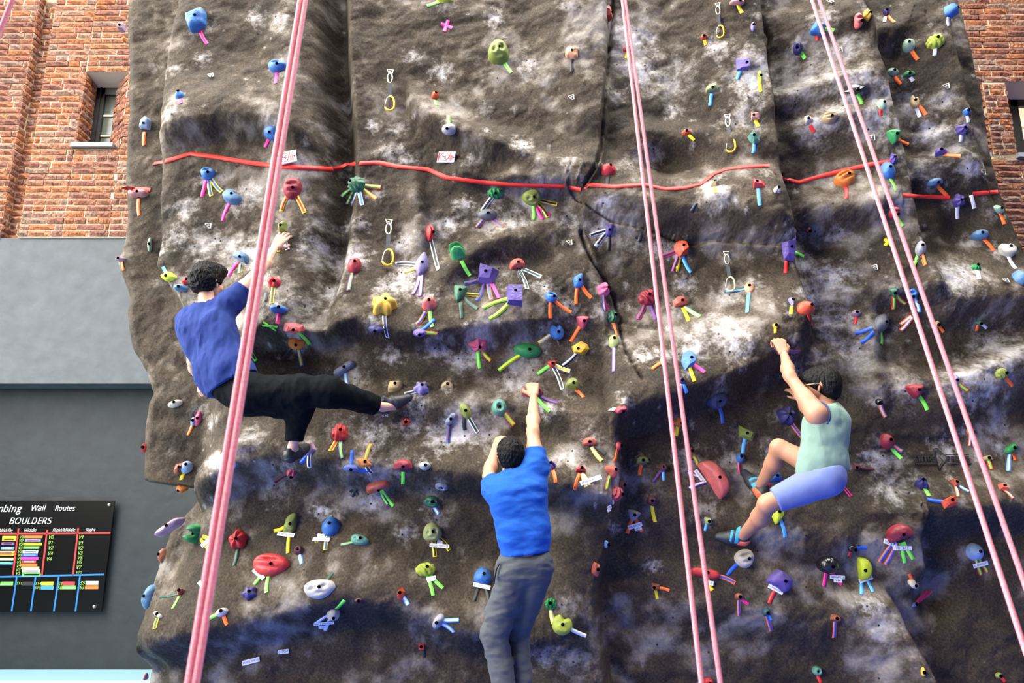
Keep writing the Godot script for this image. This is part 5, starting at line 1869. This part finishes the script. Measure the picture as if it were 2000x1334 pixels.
		N.append(Vector3(v1 + v3 + v5 + v7 - v0 - v2 - v4 - v6, v2 + v3 + v6 + v7 - v0 - v1 - v4 - v5, v4 + v5 + v6 + v7 - v0 - v1 - v2 - v3).normalized())
	for i in near:
		var g0 := G[i] < 0
		for ax in 3:
			var e: int = [1, sy, sz][ax]
			if i + e >= n:
				continue
			var g1 := G[i + e] < 0
			if g0 == g1:
				continue
			var u: int = [sy, sz, 1][ax]
			var v: int = [sz, 1, sy][ax]
			var a: int = vid.get(i - u - v, -1)
			var b: int = vid.get(i - v, -1)
			var c: int = vid.get(i, -1)
			var d: int = vid.get(i - u, -1)
			if a < 0 or b < 0 or c < 0 or d < 0:
				continue
			var o := [a, d, c, a, c, b] if g0 else [a, b, c, a, c, d]
			for t in o:
				st.set_normal(N[t])
				st.add_vertex(P[t])

func mesh_of(prims: Array, cell: float, clips := [], amp := 0.0, nz: FastNoiseLite = null, nscale := Vector3.ONE) -> ArrayMesh:
	var st := stt()
	field_mesh(st, prims, cell, clips, amp, nz, nscale)
	st.index()
	return st.commit()

func hand_prims(wrist: Vector3, fwd: Vector3, back: Vector3, thumb: float, curl: Array, size := 1.0) -> Array:
	# fwd from the wrist to the knuckles, back out of the back of the hand; thumb +1 or -1 picks its side
	var f := fwd.normalized()
	var n := (back - f * back.dot(f)).normalized()
	var s := f.cross(n) * thumb
	var out := []
	var u := 0.01 * size
	for i in 4:
		var kn := wrist + f * (8.6 - 0.35 * absf(i - 1.2)) * u + s * (2.9 - 1.95 * i) * u + n * (0.3 - 0.12 * absf(i - 1.5)) * u
		out.append(cap(wrist + f * 0.6 * u + s * (1.5 - i) * u, kn, 1.45 * u, 1.1 * u, 0.014))
		var p := kn
		var ang := 0.0
		var spread: Vector3 = s * (0.10 - 0.07 * i)
		var ls: Array = [[4.2, 2.5, 2.0], [4.7, 2.9, 2.1], [4.3, 2.7, 2.0], [3.3, 2.0, 1.8]][i]
		for j in 3:
			ang += curl[j]
			var d := (f * cos(ang) - n * sin(ang) + spread * cos(ang)).normalized()
			var q: Vector3 = p + d * ls[j] * u
			var r: float = [0.92, 0.82, 0.72][j] * u * (0.9 if i == 3 else 1.0)
			out.append(cap(p, q, r * 1.06, r * 0.94, 0.004))
			p = q
	var t0 := wrist + f * 2.2 * u + s * 2.4 * u - n * 0.5 * u
	var t1 := t0 + (f * 0.62 + s * 0.62 - n * 0.35).normalized() * 3.9 * u
	var t2 := t1 + (f * 0.86 + s * 0.16 - n * 0.45).normalized() * 2.9 * u
	var t3 := t2 + (f * 0.8 - s * 0.25 - n * 0.55).normalized() * 2.3 * u
	out.append(cap(wrist + f * 0.8 * u + s * 0.8 * u, t0, 1.5 * u, 1.4 * u, 0.012))
	out.append(cap(t0, t1, 1.3 * u, 1.0 * u, 0.008))
	out.append(cap(t1, t2, 0.98 * u, 0.9 * u, 0.004))
	out.append(cap(t2, t3, 0.9 * u, 0.76 * u, 0.004))
	return out

func head_basis(look: Vector3, up: Vector3) -> Basis:
	var f := look.normalized()
	var u := (up - f * up.dot(f)).normalized()
	return Basis(u.cross(-f).normalized() * -1.0, u, -f) if false else Basis(f.cross(u), u, -f)

func head_prims(c: Vector3, b: Basis, s := 1.0) -> Array:
	# b.x to the person's right, b.y up, -b.z the way they look
	var o := []
	var q := func(x: float, y: float, z: float) -> Vector3: return c + b * (Vector3(x, y, -z) * s)
	o.append(ell(q.call(0, 0.028, -0.012), Vector3(0.074, 0.090, 0.095) * s, b, 0.02))
	o.append(ell(q.call(0, -0.035, 0.036), Vector3(0.058, 0.072, 0.056) * s, b, 0.03))
	o.append(ell(q.call(0, -0.088, 0.062), Vector3(0.026, 0.020, 0.022) * s, b, 0.03))
	o.append(cap(q.call(0, 0.004, 0.092), q.call(0, -0.030, 0.110), 0.008 * s, 0.013 * s, 0.012))
	for e in [-1, 1]:
		o.append(cap(q.call(0.012 * e, -0.034, 0.096), q.call(0.014 * e, -0.036, 0.090), 0.008 * s, 0.008 * s, 0.006))
		o.append(cap(q.call(0.018 * e, 0.022, 0.084), q.call(0.046 * e, 0.022, 0.070), 0.009 * s, 0.008 * s, 0.012))
		o.append(ell(q.call(0.034 * e, 0.004, 0.074), Vector3(0.013, 0.010, 0.010) * s, b, 0.004))
		o.append(ell(q.call(0.048 * e, -0.030, 0.058), Vector3(0.020, 0.022, 0.018) * s, b, 0.02))
		# ear
		o.append(cap(q.call(0.075 * e, 0.016, -0.010), q.call(0.071 * e, -0.026, 0.000), 0.010 * s, 0.008 * s, 0.006))
		o.append(cap(q.call(0.082 * e, 0.022, -0.016), q.call(0.083 * e, 0.000, -0.022), 0.007 * s, 0.006 * s, 0.006))
	o.append(cap(q.call(-0.020, -0.064, 0.086), q.call(0.020, -0.064, 0.086), 0.008 * s, 0.008 * s, 0.008))
	o.append(cap(q.call(-0.016, -0.074, 0.083), q.call(0.016, -0.074, 0.083), 0.008 * s, 0.008 * s, 0.004))
	return o

func W(px: float, py: float, z: float) -> Vector3:
	return at(px, py, z)

func on_rock(px: float, py: float, out: float) -> Vector3:
	var p := hit(px, py)
	return at(px, py, p.z + out)

var skin_n: ImageTexture

func skin(c: Color) -> StandardMaterial3D:
	var m := mat(c, 0.55)
	m.subsurf_scatter_enabled = true
	m.subsurf_scatter_strength = 0.15
	m.normal_enabled = true
	m.normal_texture = skin_n
	m.normal_scale = 0.12
	m.uv1_triplanar = true
	m.uv1_scale = Vector3.ONE * 8.0
	return m

func cloth(c: Color, rough := 0.9, sc := 9.0) -> StandardMaterial3D:
	var m := mat(c, rough)
	m.metallic_specular = 0.2
	m.albedo_texture = cloth_t
	m.normal_enabled = true
	m.normal_texture = cloth_n
	m.normal_scale = 0.35
	m.uv1_triplanar = true
	m.uv1_scale = Vector3.ONE * sc
	if c.get_luminance() > 0.1:
		m.rim_enabled = true
		m.rim = 0.2
	return m

var cloth_t: ImageTexture
var cloth_n: ImageTexture

func shoe(parent: Node3D, heel: Vector3, toe: Vector3, up: Vector3, main: Material, strap: Material, rand: Material, org: Vector3) -> void:
	var f := (toe - heel).normalized()
	var L := heel.distance_to(toe)
	var u := (up - f * up.dot(f)).normalized()
	var s := f.cross(u)
	var pr := [
		cap(heel + f * 0.03 + u * 0.03, heel + f * L * 0.45 + u * 0.028, 0.036, 0.036, 0.02),
		cap(heel + f * 0.035 + u * 0.008, heel + f * L * 0.6 + u * 0.006, 0.030, 0.038, 0.02),
		cap(heel + f * L * 0.5 + u * 0.012, toe - f * 0.03 - u * 0.004, 0.040, 0.026, 0.03),
		cap(heel + f * L * 0.5 + s * 0.012 + u * 0.004, toe - f * 0.045 + s * 0.012, 0.032, 0.026, 0.02),
		cap(heel + f * 0.035 + u * 0.04, heel + f * 0.055 + u * 0.072, 0.036, 0.034, 0.02),
	]
	var base := part("climbing_shoe", mesh_of(pr.map(func(q): return [0, q[1] - org, q[2] - org, q[3], q[4], q[5]]), 0.007, [[heel + u * 0.074 - org, (u - f * 0.2).normalized()]]), main, parent)
	var fat := func(g: float) -> Array: return pr.map(func(q): return [0, q[1] - org, q[2] - org, q[3] + g, q[4] + g, q[5]])
	part("strap", mesh_of(fat.call(0.003), 0.007, [[heel + f * L * 0.40 - org, f], [heel + f * L * 0.27 - org, -f], [heel - u * 0.005 - org, -u]]), strap, base)
	part("strap", mesh_of(fat.call(0.0028), 0.007, [[heel + f * L * 0.54 - org, f], [heel + f * L * 0.45 - org, -f], [heel - org, -u]]), strap, base)
	part("heel_band", mesh_of(fat.call(0.0025), 0.007, [[heel + f * L * 0.3 - org, (f + u * 0.5).normalized()], [heel + u * 0.03 - org, (u + f * 0.2).normalized()], [heel - u * 0.018 - org, -u]]), rand, base)

func build_people() -> void:
	skin_n = normal_tex(71, 0.08, 3, 3.0, 128)
	cloth_t = noise_tex(72, 0.25, 2, Color(0.84, 0.84, 0.84), Color(1, 1, 1), 128)
	cloth_n = normal_tex(73, 0.3, 2, 3.0, 128)
	climber_left()
	climber_mid()
	climber_right()

func local(prims: Array, org: Vector3) -> Array:
	return prims.map(func(q): return [q[0], q[1] - org, (q[2] - org) if q[0] == 0 else q[2], q[3], q[4], q[5]])

func clipl(clips: Array, org: Vector3) -> Array:
	return clips.map(func(c): return [c[0] - org, c[1].normalized()] + c.slice(2))

func garment(called: String, prims: Array, clips: Array, m: Material, parent: Node3D, org: Vector3, amp: float, sd: int, nscale: Vector3, cell := 0.011) -> MeshInstance3D:
	return part(called, mesh_of(local(prims, org), cell, clipl(clips, org), amp, noise(sd, 1.0, 3), nscale), m, parent)

func arm(sh: Vector3, el: Vector3, wr: Vector3, s := 1.0) -> Array:
	return [cap(sh, sh.lerp(el, 0.45), 0.054 * s, 0.049 * s, 0.03), cap(sh.lerp(el, 0.45), el, 0.049 * s, 0.037 * s, 0.03), cap(el, el.lerp(wr, 0.3), 0.038 * s, 0.043 * s, 0.03), cap(el.lerp(wr, 0.3), wr, 0.042 * s, 0.025 * s, 0.03)]

func leg(hp: Vector3, kn: Vector3, an: Vector3, s := 1.0, calf_dir := Vector3.ZERO) -> Array:
	return [cap(hp, kn, 0.082 * s, 0.054 * s, 0.04), cap(kn, kn.lerp(an, 0.35) + calf_dir * 0.02, 0.052 * s, 0.055 * s, 0.03), cap(kn.lerp(an, 0.35) + calf_dir * 0.02, an, 0.053 * s, 0.032 * s, 0.03)]

func hair_on(c: Vector3, b: Basis, prims: Array, clips: Array, org: Vector3, parent: Node3D, m: Material, sd: int, amp := 0.006) -> void:
	part("hair", mesh_of(local(prims, org), 0.0055, clipl(clips, org), amp, noise(sd, 1.0, 2), Vector3(60, 26, 60)), m, parent)

func hair_mat() -> StandardMaterial3D:
	var m := mat(rgb(12, 10, 10), 0.5)
	m.metallic_specular = 0.25
	m.normal_enabled = true
	m.normal_texture = normal_tex(81, 0.2, 2, 3.0, 128)
	m.uv1_triplanar = true
	m.uv1_scale = Vector3(14, 4, 14)
	return m

func climber_left() -> void:
	var org := W(440, 700, -5.0)
	var o := thing("person", "climber in a navy blue T-shirt and black trousers reaching up, at left", "person", org)
	var neck := W(404, 596, -4.98)
	var hc := W(405, 553, -5.0)
	var hb := head_basis(Vector3(0.30, 0.10, -0.95), Vector3(-0.05, 1, 0.05))
	var sr := W(450, 592, -4.97)
	var sl := W(372, 622, -5.03)
	var er := W(507, 528, -5.02)
	var gr := hit(555, 450)
	var wr := W(537, 484, gr.z + 0.075)
	var el := W(377, 706, -5.22)
	var wl := W(389, 746, minf(-5.2, hit(392, 765).z + 0.1))
	var rh := W(492, 768, -4.88)
	var rk := W(640, 765, -4.92)
	var ra := on_rock(748, 795, 0.14)
	var lh := W(492, 775, -5.02)
	var lk := W(586, 800, -4.98)
	var la := on_rock(571, 876, 0.16)
	var body := [cap(neck + Vector3(0, -0.03, 0), hc + Vector3(0, -0.05, 0.01), 0.052, 0.05, 0.03), cap(sl, sr, 0.055, 0.055, 0.05), cap(W(408, 640, -4.98), W(440, 720, -4.95), 0.115, 0.11, 0.08), cap(W(440, 720, -4.95), W(478, 765, -4.94), 0.11, 0.115, 0.08)]
	body += arm(sr, er, wr) + arm(sl, el, wl, 0.95) + leg(rh, rk, ra, 0.85) + leg(lh, lk, la, 0.85)
	body.append(cap(ra, on_rock(770, 793, 0.08), 0.033, 0.03, 0.02))
	body.append(cap(la, on_rock(585, 884, 0.09), 0.033, 0.03, 0.02))
	var st := stt()
	field_mesh(st, local(body, org), 0.011)
	field_mesh(st, local(head_prims(hc, hb, 1.1), org), 0.0045)
	field_mesh(st, local(hand_prims(wr, W(553, 462, gr.z + 0.05) - wr, Vector3(0.1, -0.15, 1), 1.0, [0.30, 0.55, 0.4], 1.15), org), 0.0035)
	field_mesh(st, local(hand_prims(wl, W(393, 772, wl.z - 0.03) - wl, Vector3(-0.6, 0, 0.8), 1.0, [0.4, 0.6, 0.4], 0.85), org), 0.004)
	st.index()
	part("body", st.commit(), skin(rgb(208, 160, 134)), o)
	hair_on(hc, hb, [ell(hc + hb * Vector3(0, 0.046, 0.014), Vector3(0.104, 0.104, 0.116), hb, 0.01), ell(hc + hb * Vector3(0, 0.006, 0.058), Vector3(0.090, 0.098, 0.070), hb, 0.03), ell(hc + hb * Vector3(0.02, 0.085, -0.05), Vector3(0.09, 0.055, 0.07), hb, 0.03)], [[hc + hb * Vector3(0, 0.02, -0.105), hb * Vector3(0, -0.80, -0.60)], [hc + hb * Vector3(0, -0.075, 0.05), hb * Vector3(0, -1, 0.15)]], org, o, hair_mat(), 91, 0.010)
	# shirt
	var shirt := [cap(W(386, 648, -5.0), W(424, 728, -4.97), 0.132, 0.122, 0.1), cap(W(425, 634, -4.95), W(452, 722, -4.9), 0.118, 0.112, 0.1), cap(W(424, 726, -4.96), W(446, 764, -4.94), 0.122, 0.13, 0.08), cap(W(452, 720, -4.9), W(470, 748, -4.9), 0.112, 0.12, 0.08), cap(sl + Vector3(0.03, -0.03, 0), sr, 0.085, 0.078, 0.08), cap(W(402, 608, -4.99), W(408, 640, -4.97), 0.07, 0.1, 0.08), cap(sr, sr.lerp(er, 0.62), 0.080, 0.066, 0.05), cap(sl, sl.lerp(el, 0.4), 0.085, 0.085, 0.05)]
	garment("t_shirt", shirt, [[W(447, 758, -4.95), W(470, 800, -4.95) - W(440, 735, -4.95)], [sr.lerp(er, 0.46), er - sr, 0.16], [W(403, 599, -4.98), W(398, 570, -4.98) - W(404, 605, -4.98), 0.075], [sl.lerp(el, 0.42), el - sl, 0.13]], cloth(rgb(42, 58, 116)), o, org, 0.016, 92, Vector3(9, 4.5, 9))
	# trousers
	var tr := [cap(rh, rh.lerp(rk, 0.6), 0.122, 0.108, 0.06), cap(rh.lerp(rk, 0.6), rk, 0.108, 0.098, 0.05), cap(rk, ra, 0.096, 0.066, 0.05), cap(lh, lk, 0.11, 0.082, 0.05), cap(lk, la, 0.075, 0.056, 0.04), cap(W(448, 752, -4.94), W(485, 770, -4.92), 0.125, 0.128, 0.08)]
	garment("trousers", tr, [[rk.lerp(ra, 0.86), ra - rk, 0.16], [la + Vector3(0, 0.045, 0), Vector3(0, -1, 0), 0.15], [W(436, 742, -4.94), W(420, 715, -4.94) - W(450, 765, -4.94)]], cloth(rgb(11, 14, 17), 0.85), o, org, 0.012, 93, Vector3(11, 7, 9))
	var black := mat(rgb(26, 27, 30), 0.5)
	var strap := mat(rgb(40, 42, 46), 0.7)
	shoe(o, on_rock(741, 806, 0.10), on_rock(806, 771, 0.055), Vector3(-0.15, 0.8, 0.6), black, strap, mat(rgb(22, 24, 34), 0.6), org)
	shoe(o, on_rock(563, 903, 0.19), on_rock(603, 868, 0.05), Vector3(-0.2, 0.8, 0.3), black, strap, black, org)
	var hl := on_rock(752, 812, 0.155) - org
	part("shoe_lettering", text_mesh("5.10", 0.07, 0.016, 0.002), mat(rgb(236, 238, 242), 0.6), o, Transform3D(Basis(Vector3.BACK, 0.12) * Basis(Vector3.UP, 0.0), hl))

func climber_mid() -> void:
	var org := W(1010, 1060, -4.85)
	var o := thing("person", "climber in a bright blue T-shirt and grey trousers seen from behind, in the centre", "person", org)
	var hc := W(997, 891, -4.93)
	var hb := head_basis(Vector3(-0.12, 0.12, -1), Vector3(-0.04, 1, 0.1))
	var neck := W(1004, 938, -4.88)
	var sr := W(1046, 912, -4.9)
	var sl := W(967, 956, -4.92)
	var er := W(1041, 842, -5.0)
	var gr := hit(1040, 762)
	var wr := W(1042, 772, gr.z + 0.12)
	var el := W(954, 930, -5.12)
	var wl := W(968, 873, hit(980, 858).z + 0.14)
	var lh := W(1004, 1122, -4.86)
	var lk := W(966, 1238, -4.92)
	var la := W(988, 1350, -4.9)
	var rh := W(1046, 1120, -4.88)
	var rk := W(1013, 1238, -5.02)
	var ra := W(1021, 1338, -4.96)
	var body := [cap(neck + Vector3(0, -0.04, 0), hc + Vector3(0, -0.05, 0.01), 0.056, 0.052, 0.03), cap(sl, sr, 0.055, 0.055, 0.05), cap(W(1005, 965, -4.86), W(1025, 1070, -4.85), 0.10, 0.10, 0.08)]
	body += arm(sr, er, wr) + arm(sl, el, wl, 0.95) + leg(lh, lk, la, 0.78) + leg(rh, rk, ra, 0.72)
	var st := stt()
	field_mesh(st, local(body, org), 0.011)
	field_mesh(st, local(head_prims(hc, hb, 1.02), org), 0.0045)
	field_mesh(st, local(hand_prims(wr, W(1040, 752, gr.z + 0.07) - wr, Vector3(0, 0.35, 1), -1.0, [0.9, 1.1, 0.8], 1.2), org), 0.0035)
	field_mesh(st, local(hand_prims(wl, W(980, 852, wl.z - 0.06) - wl, Vector3(-0.5, 0.3, 0.8), 1.0, [0.7, 1.0, 0.7], 1.05), org), 0.0035)
	st.index()
	part("body", st.commit(), skin(rgb(182, 132, 102)), o)
	hair_on(hc, hb, [ell(hc + hb * Vector3(0, 0.036, 0.014), Vector3(0.085, 0.093, 0.101), hb, 0.01), ell(hc + hb * Vector3(0, -0.005, 0.05), Vector3(0.080, 0.085, 0.06), hb, 0.03)], [[hc + hb * Vector3(0, 0.02, -0.10), hb * Vector3(0, -0.80, -0.60)], [hc + hb * Vector3(0, -0.078, 0.05), hb * Vector3(0, -1, 0.1)]], org, o, hair_mat(), 94, 0.008)
	var shirt := [cap(W(986, 968, -4.86), W(1004, 1040, -4.85), 0.112, 0.095, 0.1), cap(W(1036, 958, -4.86), W(1043, 1040, -4.85), 0.108, 0.092, 0.1), cap(W(1004, 1040, -4.85), W(1012, 1085, -4.85), 0.098, 0.106, 0.06), cap(W(1043, 1040, -4.85), W(1043, 1080, -4.85), 0.092, 0.098, 0.06), cap(sl, sr, 0.070, 0.075, 0.08), cap(W(1004, 946, -4.88), W(1005, 975, -4.86), 0.06, 0.09, 0.08), cap(sr, sr.lerp(er, 0.6), 0.080, 0.070, 0.05), cap(sl, sl.lerp(el, 0.6), 0.075, 0.066, 0.04)]
	garment("t_shirt", shirt, [[W(1028, 1084, -4.85), Vector3(0.13, -1, 0)], [sr.lerp(er, 0.45), er - sr, 0.15], [sl.lerp(el, 0.55), el - sl, 0.12]], cloth(rgb(34, 86, 172)), o, org, 0.012, 95, Vector3(5, 11, 7))
	var tr := [cap(W(1006, 1108, -4.86), W(1047, 1104, -4.86), 0.115, 0.11, 0.08), cap(lh, lk, 0.112, 0.084, 0.03), cap(lk, la, 0.082, 0.066, 0.02), cap(rh, rk, 0.105, 0.066, 0.02), cap(rk, ra, 0.066, 0.056, 0.015)]
	garment("trousers", tr, [[W(1028, 1072, -4.85), Vector3(-0.1, 1, 0)], [la + Vector3(0, 0.03, 0), Vector3(0, -1, 0)]], cloth(rgb(84, 87, 88)), o, org, 0.013, 96, Vector3(6, 13, 7))
	var zip := []
	for q in [[972, 1100], [966, 1112], [963, 1128], [962, 1142]]:
		zip.append(W(q[0] + 3, q[1], -4.775) - org)
	part("pocket_zip", tube(zip, [0.006, 0.008, 0.007, 0.004], 6), mat(rgb(20, 20, 22), 0.6), o)
	var black := mat(rgb(28, 29, 32), 0.5)
	shoe(o, la + Vector3(0, -0.07, 0.06), la + Vector3(0.01, -0.08, -0.19), Vector3.UP, black, black, black, org)
	shoe(o, ra + Vector3(0, -0.07, 0.06), ra + Vector3(-0.01, -0.08, -0.19), Vector3.UP, black, black, black, org)

func climber_right() -> void:
	var org := W(1600, 900, -4.85)
	var o := thing("person", "climber in a mint sleeveless top and lavender shorts hanging in profile, at right", "person", org)
	var hc := W(1603, 757, -4.88)
	var hb := head_basis(Vector3(-0.86, 0.02, -0.52), Vector3(0.04, 1, 0.05))
	var neck := W(1616, 798, -4.87)
	var sn := W(1595, 809, -4.74)
	var en := W(1542, 734, -4.88)
	var gr := hit(1524, 668)
	var wn := W(1531, 690, gr.z + 0.10)
	var sf := W(1598, 806, -5.0)
	var ef := W(1578, 800, -5.22)
	var wf := W(1562, 780, -5.3)
	var hn := W(1612, 935, -4.78)
	var kn := W(1499, 984, -4.86)
	var an := on_rock(1451, 1046, 0.11)
	var hf := W(1600, 915, -4.96)
	var kf := W(1521, 874, -5.08)
	var af := on_rock(1481, 955, 0.11)
	var body := [cap(neck + Vector3(0, -0.04, 0), hc + hb * Vector3(0, -0.05, 0.02), 0.058, 0.052, 0.03), cap(sn, sf, 0.06, 0.06, 0.05), cap(W(1612, 830, -4.86), W(1605, 910, -4.87), 0.12, 0.11, 0.08)]
	body += arm(sn, en, wn, 0.94) + arm(sf, ef, wf, 0.95) + leg(hn, kn, an, 1.05, Vector3(0.6, -0.6, 0)) + leg(hf, kf, af, 1.0, Vector3(0.7, -0.4, 0))
	body.append(cap(an, on_rock(1436, 1052, 0.07), 0.034, 0.03, 0.02))
	body.append(cap(af, on_rock(1472, 950, 0.07), 0.034, 0.03, 0.02))
	body.append(cap(sn, sn.lerp(en, 0.28), 0.060, 0.05, 0.04))
	var st := stt()
	field_mesh(st, local(body, org), 0.011)
	field_mesh(st, local(head_prims(hc, hb, 1.08), org), 0.0045)
	field_mesh(st, local(hand_prims(wn, W(1523, 669, gr.z + 0.07) - wn, Vector3(0.05, 0.1, 1), 1.0, [0.75, 1.1, 0.8], 1.15), org), 0.0035)
	field_mesh(st, local(hand_prims(wf, Vector3(-0.3, 0.6, -0.3), Vector3(0.3, 0.3, 0.9), -1.0, [0.25, 0.35, 0.3], 0.75), org), 0.004)
	st.index()
	part("body", st.commit(), skin(rgb(168, 119, 90)), o)
	hair_on(hc, hb, [ell(hc + hb * Vector3(0, 0.042, 0.008), Vector3(0.096, 0.102, 0.120), hb, 0.01), ell(hc + hb * Vector3(0, 0.0, 0.058), Vector3(0.090, 0.094, 0.068), hb, 0.03), ell(hc + hb * Vector3(0, 0.05, -0.068), Vector3(0.086, 0.055, 0.062), hb, 0.03)], [[hc + hb * Vector3(0, 0.052, -0.11), hb * Vector3(0, -0.763, -0.646)], [hc + hb * Vector3(0, -0.095, 0.06), hb * Vector3(0, -1, 0.3)]], org, o, hair_mat(), 97, 0.005)
	# glasses
	var gm := mat(rgb(206, 186, 140), 0.3, 0.6)
	var gl := o
	var temple := func(e: float) -> ArrayMesh: return tube([hc + hb * Vector3(0.092 * e, 0.014, 0.012) - org, hc + hb * Vector3(0.086 * e, 0.014, -0.06) - org, hc + hb * Vector3(0.068 * e, 0.010, -0.112) - org], 0.0026, 6)
	var fr := part("glasses", temple.call(-1.0), gm, gl)
	part("temple", temple.call(1.0), gm, fr)
	for e in [-1, 1]:
		var pts := []
		for k in 14:
			pts.append(hc + hb * Vector3(0.036 * e + 0.026 * cos(TAU * k / 14), 0.002 + 0.021 * sin(TAU * k / 14), -0.114) - org)
		part("lens_rim", tube(pts, 0.002, 6, true), gm, fr)
	var mint := cloth(rgb(126, 152, 138))
	var top := [cap(W(1594, 828, -4.80), W(1592, 905, -4.80), 0.088, 0.092, 0.1), cap(W(1630, 826, -4.80), W(1622, 905, -4.80), 0.095, 0.092, 0.1), cap(W(1598, 828, -4.95), W(1594, 905, -4.95), 0.088, 0.085, 0.1), cap(W(1628, 826, -4.95), W(1618, 905, -4.95), 0.09, 0.085, 0.1), cap(W(1592, 905, -4.82), W(1590, 928, -4.82), 0.095, 0.1, 0.06), cap(W(1622, 905, -4.82), W(1614, 930, -4.82), 0.094, 0.1, 0.06), cap(W(1612, 806, -4.78), W(1614, 806, -4.98), 0.066, 0.066, 0.06), cap(W(1614, 800, -4.87), W(1616, 825, -4.86), 0.07, 0.1, 0.06)]
	garment("sleeveless_top", top, [[W(1600, 930, -4.85), Vector3(0.22, -1, 0)], [W(1613, 790, -4.86), Vector3(-0.25, 1, 0.1)], [sn + Vector3(-0.005, 0, 0.022), Vector3(-0.62, 0.12, 0.75), 0.14]], mint, o, org, 0.011, 98, Vector3(7, 5, 7))
	part("armhole_trim", tube(range(16).map(func(k): return sn - org + Vector3(0.012, -0.005, 0.006) + Vector3(0.75, 0, 0.62).normalized() * 0.064 * cos(TAU * k / 16) + Vector3(0.0, 1, 0.0) * 0.082 * sin(TAU * k / 16)), 0.008, 8, true), mat(rgb(48, 62, 92), 0.8), o)
	var sh := [cap(W(1612, 922, -4.82), W(1605, 925, -4.93), 0.118, 0.115, 0.08), cap(hn, hn.lerp(kn, 0.96), 0.112, 0.075, 0.06), cap(hf, hf.lerp(kf, 0.96), 0.105, 0.070, 0.06)]
	garment("shorts", sh, [[W(1600, 915, -4.85), Vector3(-0.2, 1, 0)], [hn.lerp(kn, 0.86), kn - hn, 0.14], [hf.lerp(kf, 0.72), kf - hf, 0.14]], cloth(rgb(112, 124, 174)), o, org, 0.004, 99, Vector3(6, 6, 6))
	var blk := mat(rgb(34, 38, 42), 0.55)
	var tealm := mat(rgb(42, 138, 168), 0.6)
	var orm := mat(rgb(226, 96, 62), 0.6)
	shoe(o, on_rock(1462, 1062, 0.11), on_rock(1394, 1046, 0.05), Vector3(0.1, 0.9, 0.4), blk, tealm, orm, org)
	shoe(o, on_rock(1486, 974, 0.12), on_rock(1451, 917, 0.05), Vector3(0.75, 0.35, 0.5), blk, tealm, orm, org)
